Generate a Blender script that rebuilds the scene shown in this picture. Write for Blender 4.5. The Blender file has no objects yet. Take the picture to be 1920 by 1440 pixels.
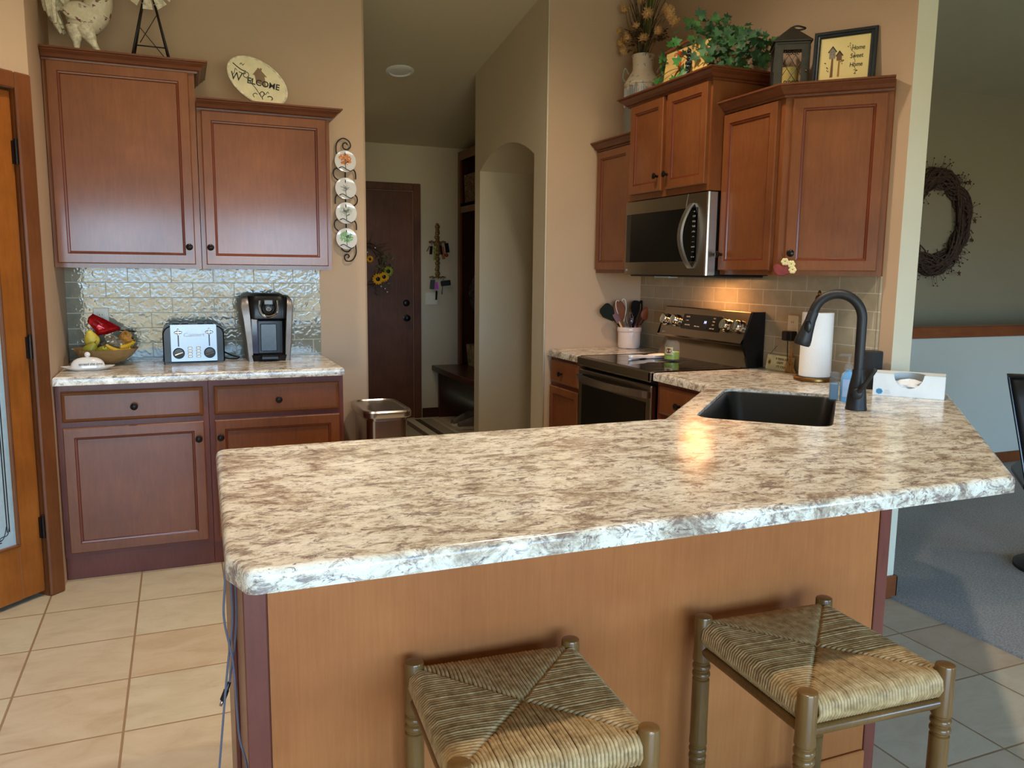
import bpy, bmesh, math, random
from mathutils import Vector, Matrix
random.seed(7)
PI = math.pi
S = bpy.context.scene
COL = S.collection

# ------------------------------------------------------------------ colours
def lin(c):
    c /= 255.0
    return c/12.92 if c <= 0.04045 else ((c+0.055)/1.055)**2.4
def rgb(r, g, b): return (lin(r), lin(g), lin(b), 1.0)

# ------------------------------------------------------------------ materials
class NT:
    def __init__(self, name):
        m = bpy.data.materials.new(name); m.use_nodes = True
        self.m = m; self.t = m.node_tree; self.n = self.t.nodes; self.l = self.t.links
        self.b = self.n['Principled BSDF']
    def node(self, kind, **kw):
        o = self.n.new(kind)
        for k, v in kw.items():
            if k in o.inputs: self.put(o, k, v)
            else: setattr(o, k, v)
        return o
    def put(self, o, k, v):
        if hasattr(v, 'is_output'): self.l.new(v, o.inputs[k])
        else: o.inputs[k].default_value = v
    def coord(self, scale=(1, 1, 1), loc=(0, 0, 0), kind='Object', rot=(0, 0, 0)):
        tc = self.n.new('ShaderNodeTexCoord'); mp = self.n.new('ShaderNodeMapping')
        mp.inputs['Scale'].default_value = scale; mp.inputs['Location'].default_value = loc
        mp.inputs['Rotation'].default_value = rot
        self.l.new(tc.outputs[kind], mp.inputs['Vector']); return mp.outputs['Vector']
    def noise(self, vec, scale, detail=4, rough=0.55, dist=0.0):
        o = self.n.new('ShaderNodeTexNoise'); o.inputs['Scale'].default_value = scale
        o.inputs['Detail'].default_value = detail; o.inputs['Roughness'].default_value = rough
        o.inputs['Distortion'].default_value = dist
        if vec is not None: self.l.new(vec, o.inputs['Vector'])
        return o.outputs['Fac']
    def ramp(self, fac, stops, interp='LINEAR'):
        o = self.n.new('ShaderNodeValToRGB'); e = o.color_ramp.elements
        o.color_ramp.interpolation = interp
        e[0].position, e[0].color = stops[0]; e[1].position, e[1].color = stops[1]
        for p, c in stops[2:]:
            k = e.new(p); k.color = c
        self.l.new(fac, o.inputs['Fac']); return o.outputs['Color']
    def mix(self, fac, a, b, mode='MIX'):
        o = self.n.new('ShaderNodeMix'); o.data_type = 'RGBA'; o.blend_type = mode
        for k, v in ((0, fac), (6, a), (7, b)):
            if hasattr(v, 'is_output'): self.l.new(v, o.inputs[k])
            else: o.inputs[k].default_value = v
        return o.outputs[2]
    def bump(self, h, strength=0.2, dist=0.002):
        o = self.n.new('ShaderNodeBump'); o.inputs['Strength'].default_value = strength
        o.inputs['Distance'].default_value = dist; self.l.new(h, o.inputs['Height'])
        self.l.new(o.outputs['Normal'], self.b.inputs['Normal'])
    def set(self, **kw):
        for k, v in kw.items():
            self.put(self.b, k.replace('_', ' '), v)
        return self.m

def plain(name, col, rough=0.5, metal=0.0, var=0.06, scale=30, bump=0.0, spec=None, trans=0.0, emit=None, coat=0.0, stretch=(1, 1, 1)):
    t = NT(name)
    v = t.coord(stretch)
    f = t.noise(v, scale, 3)
    d = tuple(max(0, c*(1-var*2)) for c in col[:3])+(1,)
    u = tuple(min(1, c*(1+var*2)) for c in col[:3])+(1,)
    c = t.ramp(f, [(0.3, d), (0.7, u)])
    t.set(Base_Color=c, Roughness=rough, Metallic=metal)
    if bump: t.bump(f, bump)
    if spec is not None: t.b.inputs['Specular IOR Level'].default_value = spec
    if trans: t.b.inputs['Transmission Weight'].default_value = trans
    if coat: t.b.inputs['Coat Weight'].default_value = coat; t.b.inputs['Coat Roughness'].default_value = 0.08
    if emit: t.b.inputs['Emission Color'].default_value = emit[0]; t.b.inputs['Emission Strength'].default_value = emit[1]
    return t.m

def wood(name, c1, c2, c3, rough=0.32, grain=(14, 14, 1.6), coat=0.25, mott=2.2, bump=0.03):
    t = NT(name)
    inf = t.n.new('ShaderNodeObjectInfo')
    tc = t.n.new('ShaderNodeTexCoord'); ad = t.n.new('ShaderNodeVectorMath'); ad.operation = 'ADD'
    sc = t.n.new('ShaderNodeVectorMath'); sc.operation = 'SCALE'; sc.inputs['Scale'].default_value = 7.0
    cb = t.n.new('ShaderNodeCombineXYZ')
    for k in range(3): t.l.new(inf.outputs['Random'], cb.inputs[k])
    t.l.new(cb.outputs[0], sc.inputs[0]); t.l.new(tc.outputs['Object'], ad.inputs[0]); t.l.new(sc.outputs[0], ad.inputs[1])
    mp = t.n.new('ShaderNodeMapping'); mp.inputs['Scale'].default_value = grain; t.l.new(ad.outputs[0], mp.inputs['Vector'])
    g = t.noise(mp.outputs[0], 6, 6, 0.6, 0.4)
    m = t.noise(ad.outputs[0], mott, 4, 0.6)
    fine = t.n.new('ShaderNodeMapping'); fine.inputs['Scale'].default_value = tuple(k*6 for k in grain); t.l.new(ad.outputs[0], fine.inputs['Vector'])
    f2 = t.noise(fine.outputs[0], 5, 3)
    mm = t.n.new('ShaderNodeMath'); mm.operation = 'MULTIPLY_ADD'; mm.inputs[1].default_value = 0.3
    t.l.new(g, mm.inputs[0])
    m2 = t.n.new('ShaderNodeMath'); m2.operation = 'MULTIPLY'; m2.inputs[1].default_value = 0.7; t.l.new(m, m2.inputs[0])
    t.l.new(m2.outputs[0], mm.inputs[2])
    c = t.ramp(mm.outputs[0], [(0.32, c1), (0.5, c2), (0.68, c3)])
    c = t.mix(0.05, c, t.ramp(f2, [(0.35, c1), (0.65, c3)]))
    t.set(Base_Color=c, Roughness=rough)
    t.b.inputs['Coat Weight'].default_value = coat; t.b.inputs['Coat Roughness'].default_value = 0.13; t.b.inputs['Specular IOR Level'].default_value = 0.3
    t.bump(g, bump, 0.001)
    return t.m

M = {}
M['cherry'] = wood('cherry_wood', rgb(100, 54, 26), rgb(120, 68, 34), rgb(138, 82, 44), rough=0.42, coat=0.5)
M['glaze'] = wood('dark_glaze', rgb(84, 34, 14), rgb(104, 46, 22), rgb(118, 56, 28), rough=0.4)
M['crown'] = wood('crown_wood', rgb(86, 46, 26), rgb(104, 58, 34), rgb(122, 72, 44), rough=0.38, grain=(2, 14, 14))
M['panelwood'] = wood('peninsula_veneer', rgb(140, 79, 35), rgb(157, 92, 43), rgb(171, 105, 53), rough=0.55, coat=0.04, grain=(26, 26, 1.2), bump=0.05)
M['stile'] = wood('dark_stile', rgb(92, 44, 32), rgb(108, 54, 40), rgb(122, 64, 48), rough=0.42)
M['oak'] = wood('honey_alder', rgb(122, 66, 20), rgb(146, 82, 28), rgb(164, 98, 40), rough=0.35, grain=(10, 10, 1.2), mott=3.5)
M['casing'] = wood('casing_wood', rgb(84, 46, 22), rgb(104, 58, 28), rgb(122, 70, 36), rough=0.4)
M['walnut'] = wood('hall_door_wood', rgb(74, 42, 26), rgb(98, 58, 38), rgb(116, 72, 48), rough=0.4, grain=(9, 9, 0.9))
M['darkwood'] = wood('locker_wood', rgb(46, 22, 14), rgb(64, 32, 20), rgb(80, 42, 28), rough=0.35)
M['stoolwood'] = wood('stool_wood', rgb(72, 48, 20), rgb(102, 71, 33), rgb(126, 92, 48), rough=0.3, coat=0.4, grain=(30, 30, 2))
M['lightwood'] = wood('light_wood', rgb(196, 160, 104), rgb(212, 178, 122), rgb(224, 194, 142), rough=0.5, coat=0)
M['spoonwood'] = wood('utensil_wood', rgb(112, 66, 42), rgb(136, 84, 56), rgb(152, 98, 66), rough=0.55, coat=0)
M['railwood'] = wood('rail_wood', rgb(98, 50, 24), rgb(120, 62, 30), rgb(138, 76, 38), rough=0.35, grain=(1.2, 12, 12))

def wall_paint(name, c, rough=0.75):
    t = NT(name); v = t.coord()
    big = t.noise(v, 1.7, 4, 0.6); sm = t.noise(v, 9, 5, 0.6, 0.6)
    d = tuple(k*0.97 for k in c[:3])+(1,); u = tuple(min(1, k*1.03) for k in c[:3])+(1,)
    t.set(Base_Color=t.ramp(big, [(0.3, d), (0.7, u)]), Roughness=rough)
    t.bump(sm, 0.10, 0.004); return t.m
M['wall'] = wall_paint('tan_wall_paint', rgb(192, 163, 134))
M['wall_light'] = wall_paint('cream_wall_paint', rgb(205, 196, 172))
M['wall_hall'] = wall_paint('hall_wall_paint', rgb(196, 184, 158))
M['wall_green'] = wall_paint('sage_wall_paint', rgb(150, 138, 112))
M['wall_half'] = wall_paint('grey_half_wall_paint', rgb(184, 182, 170))
M['ceiling'] = wall_paint('ceiling_paint', rgb(197, 186, 158))
M['white'] = plain('white_paint', rgb(232, 232, 228), 0.5, var=0.01)

def floor_tile():
    t = NT('floor_tile')
    v = t.coord(loc=(-0.302, 0.934, 0))
    br = t.n.new('ShaderNodeTexBrick'); br.offset = 0.0; br.squash = 1.0
    for k, x in (('Scale', 1.0), ('Mortar Size', 0.0040), ('Mortar Smooth', 0.3), ('Bias', -0.35), ('Brick Width', 0.343), ('Row Height', 0.343)):
        br.inputs[k].default_value = x
    br.inputs['Color1'].default_value = rgb(196, 186, 162); br.inputs['Color2'].default_value = rgb(186, 148, 116)
    br.inputs['Mortar'].default_value = rgb(150, 122, 90)
    t.l.new(v, br.inputs['Vector'])
    vn = t.coord((1, 1.9, 1)); n1 = t.noise(vn, 5.5, 8, 0.65, 0.8); n2 = t.noise(t.coord((1.2, 3.5, 1)), 16, 5, 0.7, 1.0)
    c = t.mix(0.42, br.outputs['Color'], t.ramp(n1, [(0.3, rgb(164, 148, 122)), (0.5, rgb(196, 186, 162)), (0.7, rgb(212, 204, 184))]))
    c = t.mix(t.ramp(n2, [(0.66, (0, 0, 0, 1)), (0.74, (0.28, 0.28, 0.28, 1))]), c, rgb(140, 118, 96))
    c = t.mix(br.outputs['Fac'], c, rgb(148, 122, 92))
    t.set(Base_Color=c, Roughness=0.38)
    inv = t.n.new('ShaderNodeMath'); inv.operation = 'MULTIPLY_ADD'; inv.inputs[1].default_value = -1.0
    t.l.new(br.outputs['Fac'], inv.inputs[0])
    sc = t.n.new('ShaderNodeMath'); sc.operation = 'MULTIPLY'; sc.inputs[1].default_value = 0.25; t.l.new(n1, sc.inputs[0])
    t.l.new(sc.outputs[0], inv.inputs[2])
    t.bump(inv.outputs[0], 0.5, 0.004); return t.m
M['floor'] = floor_tile()

def backsplash(name, axis, shift, glossy):
    t = NT(name)
    tc = t.n.new('ShaderNodeTexCoord'); sp = t.n.new('ShaderNodeSeparateXYZ'); cb = t.n.new('ShaderNodeCombineXYZ')
    t.l.new(tc.outputs['Object'], sp.inputs[0])
    a = t.n.new('ShaderNodeMath'); a.operation = 'SUBTRACT'; a.inputs[1].default_value = shift
    t.l.new(sp.outputs[axis], a.inputs[0]); t.l.new(a.outputs[0], cb.inputs[0])
    z = t.n.new('ShaderNodeMath'); z.operation = 'SUBTRACT'; z.inputs[1].default_value = 0.9235-0.0755*2
    t.l.new(sp.outputs[2], z.inputs[0]); t.l.new(z.outputs[0], cb.inputs[1])
    br = t.n.new('ShaderNodeTexBrick'); br.offset = 0.5; br.offset_frequency = 2; br.squash = 1.0
    for k, x in (('Scale', 1.0), ('Mortar Size', 0.0021), ('Mortar Smooth', 0.25), ('Bias', 0.0), ('Brick Width', 0.2), ('Row Height', 0.0755)):
        br.inputs[k].default_value = x
    br.inputs['Color1'].default_value = rgb(142, 140, 122) if glossy else rgb(180, 168, 144)
    br.inputs['Color2'].default_value = rgb(128, 128, 112) if glossy else rgb(160, 148, 124)
    br.inputs['Mortar'].default_value = rgb(206, 200, 182)
    t.l.new(cb.outputs[0], br.inputs['Vector'])
    v = t.coord()
    n1 = t.noise(v, 14, 4, 0.6, 0.4)
    c = t.mix(0.35, br.outputs['Color'], t.ramp(n1, [(0.3, rgb(128, 122, 104) if glossy else rgb(150, 140, 118)), (0.7, rgb(162, 156, 138) if glossy else rgb(188, 178, 156))]))
    ro = t.ramp(br.outputs['Fac'], [(0.2, (0.06,)*3+(1,) if glossy else (0.22,)*3+(1,)), (0.6, (0.65, 0.65, 0.65, 1))])
    t.set(Base_Color=t.mix(br.outputs['Fac'], c, rgb(196, 188, 168)), Roughness=ro)
    n2 = t.noise(v, 34 if glossy else 12, 1, 0.5, 0.9); n3 = t.noise(v, 9, 2, 0.5)
    ad = t.n.new('ShaderNodeMath'); ad.operation = 'ADD'; t.l.new(n2, ad.inputs[0]); t.l.new(n3, ad.inputs[1])
    m = t.n.new('ShaderNodeMath'); m.operation = 'MULTIPLY_ADD'; m.inputs[1].default_value = -1.2; t.l.new(br.outputs['Fac'], m.inputs[0]); t.l.new(ad.outputs[0], m.inputs[2])
    t.bump(m.outputs[0], 0.22 if glossy else 0.25, 0.004 if glossy else 0.003)
    return t.m
M['tile_gloss'] = backsplash('wavy_glass_tile', 0, 0.078, True)
M['tile_dull'] = backsplash('stone_tile', 1, -0.324, False)

def granite():
    t = NT('laminate_granite')
    v = t.coord((1.0, 1.4, 1.4), rot=(0, 0, 0.10))
    w = t.noise(v, 3.0, 5, 0.6, 1.2)
    a = t.noise(v, 9.0, 12, 0.80, 0.5)
    b = t.noise(t.coord((1.0, 1.9, 1.6), loc=(5, 2, 1)), 22.0, 8, 0.78, 0.8)
    e = t.noise(t.coord((1.0, 2.4, 1.6), loc=(1, 7, 3)), 52.0, 4, 0.7, 0.8)
    c = t.ramp(a, [(0.37, rgb(140, 124, 110)), (0.45, rgb(192, 179, 160)), (0.495, rgb(224, 217, 200)), (0.60, rgb(242, 238, 227))])
    c = t.mix(t.ramp(b, [(0.505, (0, 0, 0, 1)), (0.59, (0.85, 0.85, 0.85, 1))]), c, rgb(124, 104, 98))
    c = t.mix(t.ramp(e, [(0.58, (0, 0, 0, 1)), (0.66, (0.85, 0.85, 0.85, 1))]), c, rgb(92, 76, 78))
    c = t.mix(t.ramp(w, [(0.56, (0, 0, 0, 1)), (0.72, (0.35, 0.35, 0.35, 1))]), c, rgb(172, 160, 142))
    t.set(Base_Color=c, Roughness=0.17)
    t.b.inputs['Specular IOR Level'].default_value = 0.55
    return t.m
M['granite'] = granite()

def carpet():
    t = NT('grey_carpet'); v = t.coord((1, 2.2, 1))
    a = t.noise(v, 90, 4, 0.75); b = t.noise(t.coord(), 1.6, 3)
    c = t.ramp(a, [(0.34, rgb(112, 112, 110)), (0.5, rgb(158, 156, 152)), (0.66, rgb(200, 197, 190))])
    c = t.mix(0.25, c, t.ramp(b, [(0.35, rgb(136, 135, 132)), (0.65, rgb(176, 173, 167))]))
    t.set(Base_Color=c, Roughness=0.95); t.bump(a, 0.8, 0.01); return t.m
M['carpet'] = carpet()

def steel(name, c, rough=0.28, stretch=(1, 1, 60)):
    t = NT(name); f = t.noise(t.coord(stretch), 12, 3)
    t.set(Base_Color=t.ramp(f, [(0.3, tuple(k*0.93 for k in c[:3])+(1,)), (0.7, c)]), Metallic=1.0, Roughness=rough); return t.m
M['steel'] = steel('brushed_steel', rgb(196, 190, 182), 0.26, (40, 1, 1))
M['steel_light'] = steel('bright_steel', rgb(190, 189, 187), 0.3)
M['steel_toaster'] = steel('toaster_steel', rgb(142, 144, 148), 0.36, (40, 1, 1))
M['steel_dark'] = steel('dark_stainless', rgb(158, 147, 132), 0.27, (1, 1, 40))
M['silver_plastic'] = plain('silver_plastic', rgb(132, 124, 117), 0.36, 0.35)
M['chrome'] = steel('polished_chrome', rgb(222, 222, 222), 0.07)
M['galv'] = steel('galvanised_metal', rgb(176, 182, 186), 0.4, (3, 3, 3))
M['brass'] = steel('aged_brass', rgb(150, 112, 62), 0.35, (5, 5, 5))
M['bronze'] = plain('dark_bronze', rgb(34, 26, 24), 0.3, 0.6)
M['iron'] = plain('black_iron', rgb(34, 30, 28), 0.45, 0.4)
M['black'] = plain('black_plastic', rgb(14, 14, 16), 0.3, spec=0.35)
M['blackmatte'] = plain('matte_black', rgb(24, 24, 26), 0.5)
M['blackglass'] = plain('black_glass', rgb(5, 5, 6), 0.05, var=0.0)
M['sinkblack'] = plain('black_composite', rgb(7, 8, 11), 0.34, var=0.15, scale=300)
M['porcelain'] = plain('white_porcelain', rgb(228, 224, 218), 0.12, var=0.01, coat=0.4)
M['nylon'] = plain('black_nylon', rgb(12, 12, 13), 0.6, spec=0.15)
M['crock'] = plain('pale_stoneware', rgb(232, 214, 204), 0.15, var=0.01, coat=0.4)
M['cream_paint'] = plain('switch_plate_white', rgb(222, 214, 196), 0.4, var=0.01)
M['paper'] = plain('white_paper', rgb(236, 238, 240), 0.9, var=0.01, bump=0.1, scale=120)
M['cardboard'] = plain('white_card', rgb(226, 234, 238), 0.55, var=0.01)
M['fabric_black'] = plain('fabric_black', rgb(30, 32, 36), 0.85, var=0.2, scale=400, bump=0.3)
M['leather'] = plain('black_leather', rgb(20, 20, 22), 0.28, var=0.1, scale=60, bump=0.15)
def glass(name, c=(1, 1, 1, 1), rough=0.03, alpha=0.2):
    t = NT(name); t.set(Base_Color=tuple(k*0.35 for k in c[:3])+(1,), Roughness=rough, Alpha=alpha); t.b.inputs['Specular IOR Level'].default_value = 0.8
    f = t.noise(t.coord(), 20, 2); t.bump(f, 0.02); return t.m
M['glass'] = glass('clear_glass', alpha=0.13)
M['plastic_clear'] = glass('clear_plastic', (0.8, 0.88, 0.95, 1), 0.10, 0.28)
M['blue_soap'] = plain('blue_soap', rgb(120, 176, 222), 0.15, var=0.02)
M['frosted'] = plain('frosted_glass', rgb(168, 190, 198), 0.35, var=0.03, trans=0.0)
M['black_ink'] = plain('black_ink', rgb(28, 26, 26), 0.6, var=0.0)
M['white_ink'] = plain('pale_ink', rgb(205, 205, 205), 0.6, var=0.0)
def emis(name, c, s):
    t = NT(name); t.set(Base_Color=c, Roughness=0.5); t.b.inputs['Emission Color'].default_value = c; t.b.inputs['Emission Strength'].default_value = s; return t.m

# ------------------------------------------------------------------ mesh builder
class MB:
    def __init__(s, mats=None):
        s.bm = bmesh.new(); s.T = Matrix.Identity(4); s.mi = 0
    def v(s, p): return s.bm.verts.new(s.T @ Vector(p))
    def f(s, vs, mi=None, smooth=False):
        try: fc = s.bm.faces.new(vs)
        except ValueError: return None
        fc.material_index = s.mi if mi is None else mi; fc.smooth = smooth; return fc
    def rings(s, loops, mi=None, closed=True, cap0=False, cap1=False, smooth=False, loop_closed=False, mis=None):
        R = [[s.v(p) for p in L] for L in loops]; n = len(R[0]); out = []
        seq = list(range(len(R)-1)) + ([len(R)-1] if loop_closed else [])
        for i in seq:
            A, B = R[i], R[(i+1) % len(R)]; m = mis[i] if mis else mi
            for j in range(n if closed else n-1):
                k = (j+1) % n; s.f([A[j], A[k], B[k], B[j]], m, smooth)
        if cap0: s.f(list(reversed(R[0])), mis[0] if mis else mi)
        if cap1: s.f(R[-1], mis[-1] if mis else mi)
        return R
    def box(s, x0, x1, y0, y1, z0, z1, bev=0.0, mi=None):
        if x0 > x1: x0, x1 = x1, x0
        if y0 > y1: y0, y1 = y1, y0
        if z0 > z1: z0, z1 = z1, z0
        b = min(bev, (x1-x0)*0.45, (y1-y0)*0.45, (z1-z0)*0.45)
        if b <= 0:
            L = [[(x0, y0, z), (x1, y0, z), (x1, y1, z), (x0, y1, z)] for z in (z0, z1)]
            s.rings(L, mi, cap0=True, cap1=True); return
        def loop(i, z):
            a = b
            return [(x0+i+a, y0+i, z), (x1-i-a, y0+i, z), (x1-i, y0+i+a, z), (x1-i, y1-i-a, z), (x1-i-a, y1-i, z), (x0+i+a, y1-i, z), (x0+i, y1-i-a, z), (x0+i, y0+i+a, z)]
        c = b*0.99
        def lp(i, z):
            aa = max(b-i, b*0.02)
            return [(x0+i+aa, y0+i, z), (x1-i-aa, y0+i, z), (x1-i, y0+i+aa, z), (x1-i, y1-i-aa, z), (x1-i-aa, y1-i, z), (x0+i+aa, y1-i, z), (x0+i, y1-i-aa, z), (x0+i, y0+i+aa, z)]
        s.rings([lp(c, z0), lp(0, z0+b), lp(0, z1-b), lp(c, z1)], mi, cap0=True, cap1=True)
    def prism(s, poly, z0, z1, mi=None, smooth=False):
        s.rings([[(x, y, z0) for x, y in poly], [(x, y, z1) for x, y in poly]], mi, cap0=True, cap1=True, smooth=False)
    def prism_axis(s, poly, a0, a1, axis='y', mi=None):
        """poly in the two other axes, extruded along axis"""
        def P(p, a): return {'x': (a, p[0], p[1]), 'y': (p[0], a, p[1]), 'z': (p[0], p[1], a)}[axis]
        s.rings([[P(p, a0) for p in poly], [P(p, a1) for p in poly]], mi, cap0=True, cap1=True)
    def lathe(s, prof, seg=32, c=(0, 0, 0), mi=None, smooth=True, caps=True, mis=None, axis='z', sx=1, sy=1):
        L = []
        for r, z in prof:
            ring = []
            for k in range(seg):
                a = 2*PI*k/seg; x, y = r*math.cos(a)*sx, r*math.sin(a)*sy
                if axis == 'z': p = (c[0]+x, c[1]+y, c[2]+z)
                elif axis == 'y': p = (c[0]+x, c[1]+z, c[2]+y)
                else: p = (c[0]+z, c[1]+x, c[2]+y)
                ring.append(p)
            L.append(ring)
        s.rings(L, mi, cap0=caps, cap1=caps, smooth=smooth, mis=mis)
    def tube(s, pts, r, seg=8, mi=None, closed=False, smooth=True, caps=True, flat=1.0):
        pts = [Vector(p) for p in pts]; n = len(pts); L = []
        rr = r if isinstance(r, (list, tuple)) else [r]*n
        up = None
        for i, p in enumerate(pts):
            if closed: t = pts[(i+1) % n]-pts[i-1]
            else: t = pts[min(i+1, n-1)]-pts[max(i-1, 0)]
            if t.length < 1e-9: t = Vector((0, 0, 1))
            t.normalize()
            if up is None:
                up = Vector((0, 0, 1)) if abs(t.z) < 0.9 else Vector((1, 0, 0))
            up = (up-t*up.dot(t))
            if up.length < 1e-6: up = t.orthogonal()
            up.normalize(); sd = t.cross(up)
            L.append([tuple(p+(sd*math.cos(2*PI*k/seg)+up*math.sin(2*PI*k/seg)*flat)*rr[i]) for k in range(seg)])
        s.rings(L, mi, cap0=caps and not closed, cap1=caps and not closed, smooth=smooth, loop_closed=closed)
    def cyl(s, p0, p1, r0, r1=None, seg=20, mi=None, smooth=True):
        s.tube([p0, p1], [r0, r0 if r1 is None else r1], seg, mi, smooth=smooth)
    def ball(s, c, r, seg=16, rg=10, mi=None, sx=1, sy=1, sz=1, rot=None):
        L = []
        for i in range(rg+1):
            a = -PI/2+PI*i/rg; rr = max(math.cos(a), 1e-3)
            L.append([(rr*math.cos(2*PI*k/seg)*r*sx, rr*math.sin(2*PI*k/seg)*r*sy, math.sin(a)*r*sz) for k in range(seg)])
        if rot is not None: L = [[tuple(rot @ Vector(p)) for p in q] for q in L]
        L = [[(p[0]+c[0], p[1]+c[1], p[2]+c[2]) for p in q] for q in L]
        s.rings(L, mi, smooth=True, cap0=True, cap1=True)
    def quad(s, a, b, c, d, mi=None): s.f([s.v(a), s.v(b), s.v(c), s.v(d)], mi)
    def sweep(s, path, prof, z, closed=False, mi=None, side=1):
        """profile (out, dz) swept along a 2D path with mitres; out goes to the right of travel * side"""
        P = [Vector(p) for p in path]; n = len(P); L = []
        for i in range(n):
            def nrm(a, b):
                d = (b-a).normalized(); return Vector((d.y, -d.x))*side
            if closed or 0 < i < n-1:
                n1 = nrm(P[i-1], P[i]); n2 = nrm(P[i], P[(i+1) % n]); m = (n1+n2)/(1+n1.dot(n2))
            elif i == 0: m = nrm(P[0], P[1])
            else: m = nrm(P[-2], P[-1])
            L.append([(P[i].x+m.x*o, P[i].y+m.y*o, z+dz) for o, dz in prof])
        s.rings(L, mi, closed=True, cap0=not closed, cap1=not closed, loop_closed=closed)
    def build(s, name, mats, parent=None, loc=None, rot=None, sharp=0.6, kind=None):
        if not isinstance(mats, (list, tuple)): mats = [mats]
        bmesh.ops.remove_doubles(s.bm, verts=s.bm.verts, dist=1e-6)
        bmesh.ops.recalc_face_normals(s.bm, faces=s.bm.faces)
        for e in s.bm.edges:
            if len(e.link_faces) == 2 and e.calc_face_angle(0) > sharp: e.smooth = False
        me = bpy.data.meshes.new(name); s.bm.to_mesh(me); s.bm.free()
        for m in mats: me.materials.append(M[m] if isinstance(m, str) else m)
        o = bpy.data.objects.new(name, me); COL.objects.link(o)
        if parent: o.parent = parent
        if loc: o.location = loc
        if rot: o.rotation_euler = rot
        if kind: o['kind'] = kind
        return o

def tag(o, label, cat, group=None, kind=None):
    o['label'] = label; o['category'] = cat
    if group: o['group'] = group
    if kind: o['kind'] = kind
    return o
def thing(name, label, cat, loc=(0, 0, 0), rotz=0.0, group=None, rot=None):
    o = bpy.data.objects.new(name, None); COL.objects.link(o); o.location = loc
    o.rotation_euler = rot if rot else (0, 0, rotz); o.empty_display_size = 0.05
    return tag(o, label, cat, group)
def kids(o): return [c for c in bpy.data.objects if c.parent == o]
def dup(o, parent=None, **kw):
    c = o.copy(); COL.objects.link(c)
    if parent: c.parent = parent
    for ch in kids(o): dup(ch, c)
    for k, v in kw.items():
        if k in ('label', 'group'): c[k] = v
        else: setattr(c, k, v)
    return c
FONTC = {}
def text(name, body, size, loc, rot, mat, parent=None, depth=0.0006, align='CENTER', shear=0.0, sx=1.0, space=1.0, offset=0.0):
    cu = bpy.data.curves.new(name, 'FONT'); cu.body = body; cu.size = size; cu.extrude = depth
    cu.align_x = align; cu.align_y = 'CENTER'; cu.shear = shear; cu.space_character = space; cu.offset = offset
    cu.materials.append(M[mat] if isinstance(mat, str) else mat)
    tmp = bpy.data.objects.new(name+'_curve', cu); me = bpy.data.meshes.new_from_object(tmp); bpy.data.objects.remove(tmp); bpy.data.curves.remove(cu)
    o = bpy.data.objects.new(name, me); COL.objects.link(o); o.location = loc; o.rotation_euler = rot; o.scale = (sx, 1, 1)
    if parent: o.parent = parent
    return o
def rpoly(pts, rad, seg=5):
    """round the corners of a 2D polygon; rad a number or a list"""
    out = []; n = len(pts)
    for i in range(n):
        r = rad[i] if isinstance(rad, (list, tuple)) else rad
        p = Vector(pts[i]); a = Vector(pts[i-1]); b = Vector(pts[(i+1) % n])
        if r <= 0: out.append(tuple(p)); continue
        da = (a-p).normalized(); db = (b-p).normalized(); ang = da.angle(db)
        d = min(r/math.tan(ang/2), (a-p).length*0.49, (b-p).length*0.49)
        r2 = d*math.tan(ang/2); c = p+(da+db).normalized()*(r2/math.sin(ang/2))
        p0 = p+da*d; p1 = p+db*d
        a0 = math.atan2((p0-c).y, (p0-c).x); a1 = math.atan2((p1-c).y, (p1-c).x)
        dd = (a1-a0+PI) % (2*PI)-PI
        for k in range(seg+1):
            t = a0+dd*k/seg; out.append((c.x+r2*math.cos(t), c.y+r2*math.sin(t)))
    return out
def offset_poly(pts, d):
    n = len(pts); out = []
    A = sum(pts[i][0]*pts[(i+1) % n][1]-pts[(i+1) % n][0]*pts[i][1] for i in range(n)); sgn = 1 if A > 0 else -1
    for i in range(n):
        p = Vector(pts[i]); a = Vector(pts[i-1]); b = Vector(pts[(i+1) % n])
        e1 = (p-a).normalized(); e2 = (b-p).normalized()
        n1 = Vector((-e1.y, e1.x))*sgn; n2 = Vector((-e2.y, e2.x))*sgn
        m = (n1+n2)/max(0.3, 1+n1.dot(n2)); out.append((p.x+m.x*d, p.y+m.y*d))
    return out
def arc(c, r, a0, a1, n): return [(c[0]+r*math.cos(a0+(a1-a0)*k/n), c[1]+r*math.sin(a0+(a1-a0)*k/n)) for k in range(n+1)]
def structure(mb, name, mats, **kw): return mb.build(name, mats, kind='structure', **kw)
def smoothpts(P, n=6):
    """Catmull-Rom through points"""
    P = [Vector(p) for p in P]; out = []
    for i in range(len(P)-1):
        a = P[max(i-1, 0)]; b = P[i]; c = P[i+1]; d = P[min(i+2, len(P)-1)]
        for k in range(n):
            t = k/n; out.append(0.5*((2*b)+(c-a)*t+(2*a-5*b+4*c-d)*t*t+(3*b-a-3*c+d)*t**3))
    out.append(P[-1]); return [tuple(p) for p in out]
WORLD = 13.2; HALLP = 0; HOOD = 2.2; EXPO = 0.27; WARM = (1.0, 0.83, 0.65)
CANS = [(0.55, -1.45, 95, 'recessed light above the left counter', 125), (2.02, -1.3, 95, 'recessed light in front of the range', 150),
        (2.06, -2.8, 110, 'recessed light above the peninsula', 115), (0.0, -2.8, 72, 'recessed light above the aisle to the pantry door', 85),
        (1.74, 1.75, 22, 'unseen recessed light added to brighten the hall', 125),  # added lamp, hidden behind the kitchen wall edge, lifts the dim hall
        (6.3, -3.0, 70, 'unseen recessed light added to brighten the carpet', 140)]  # added lamp out of view, powered to lift the carpet
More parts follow.
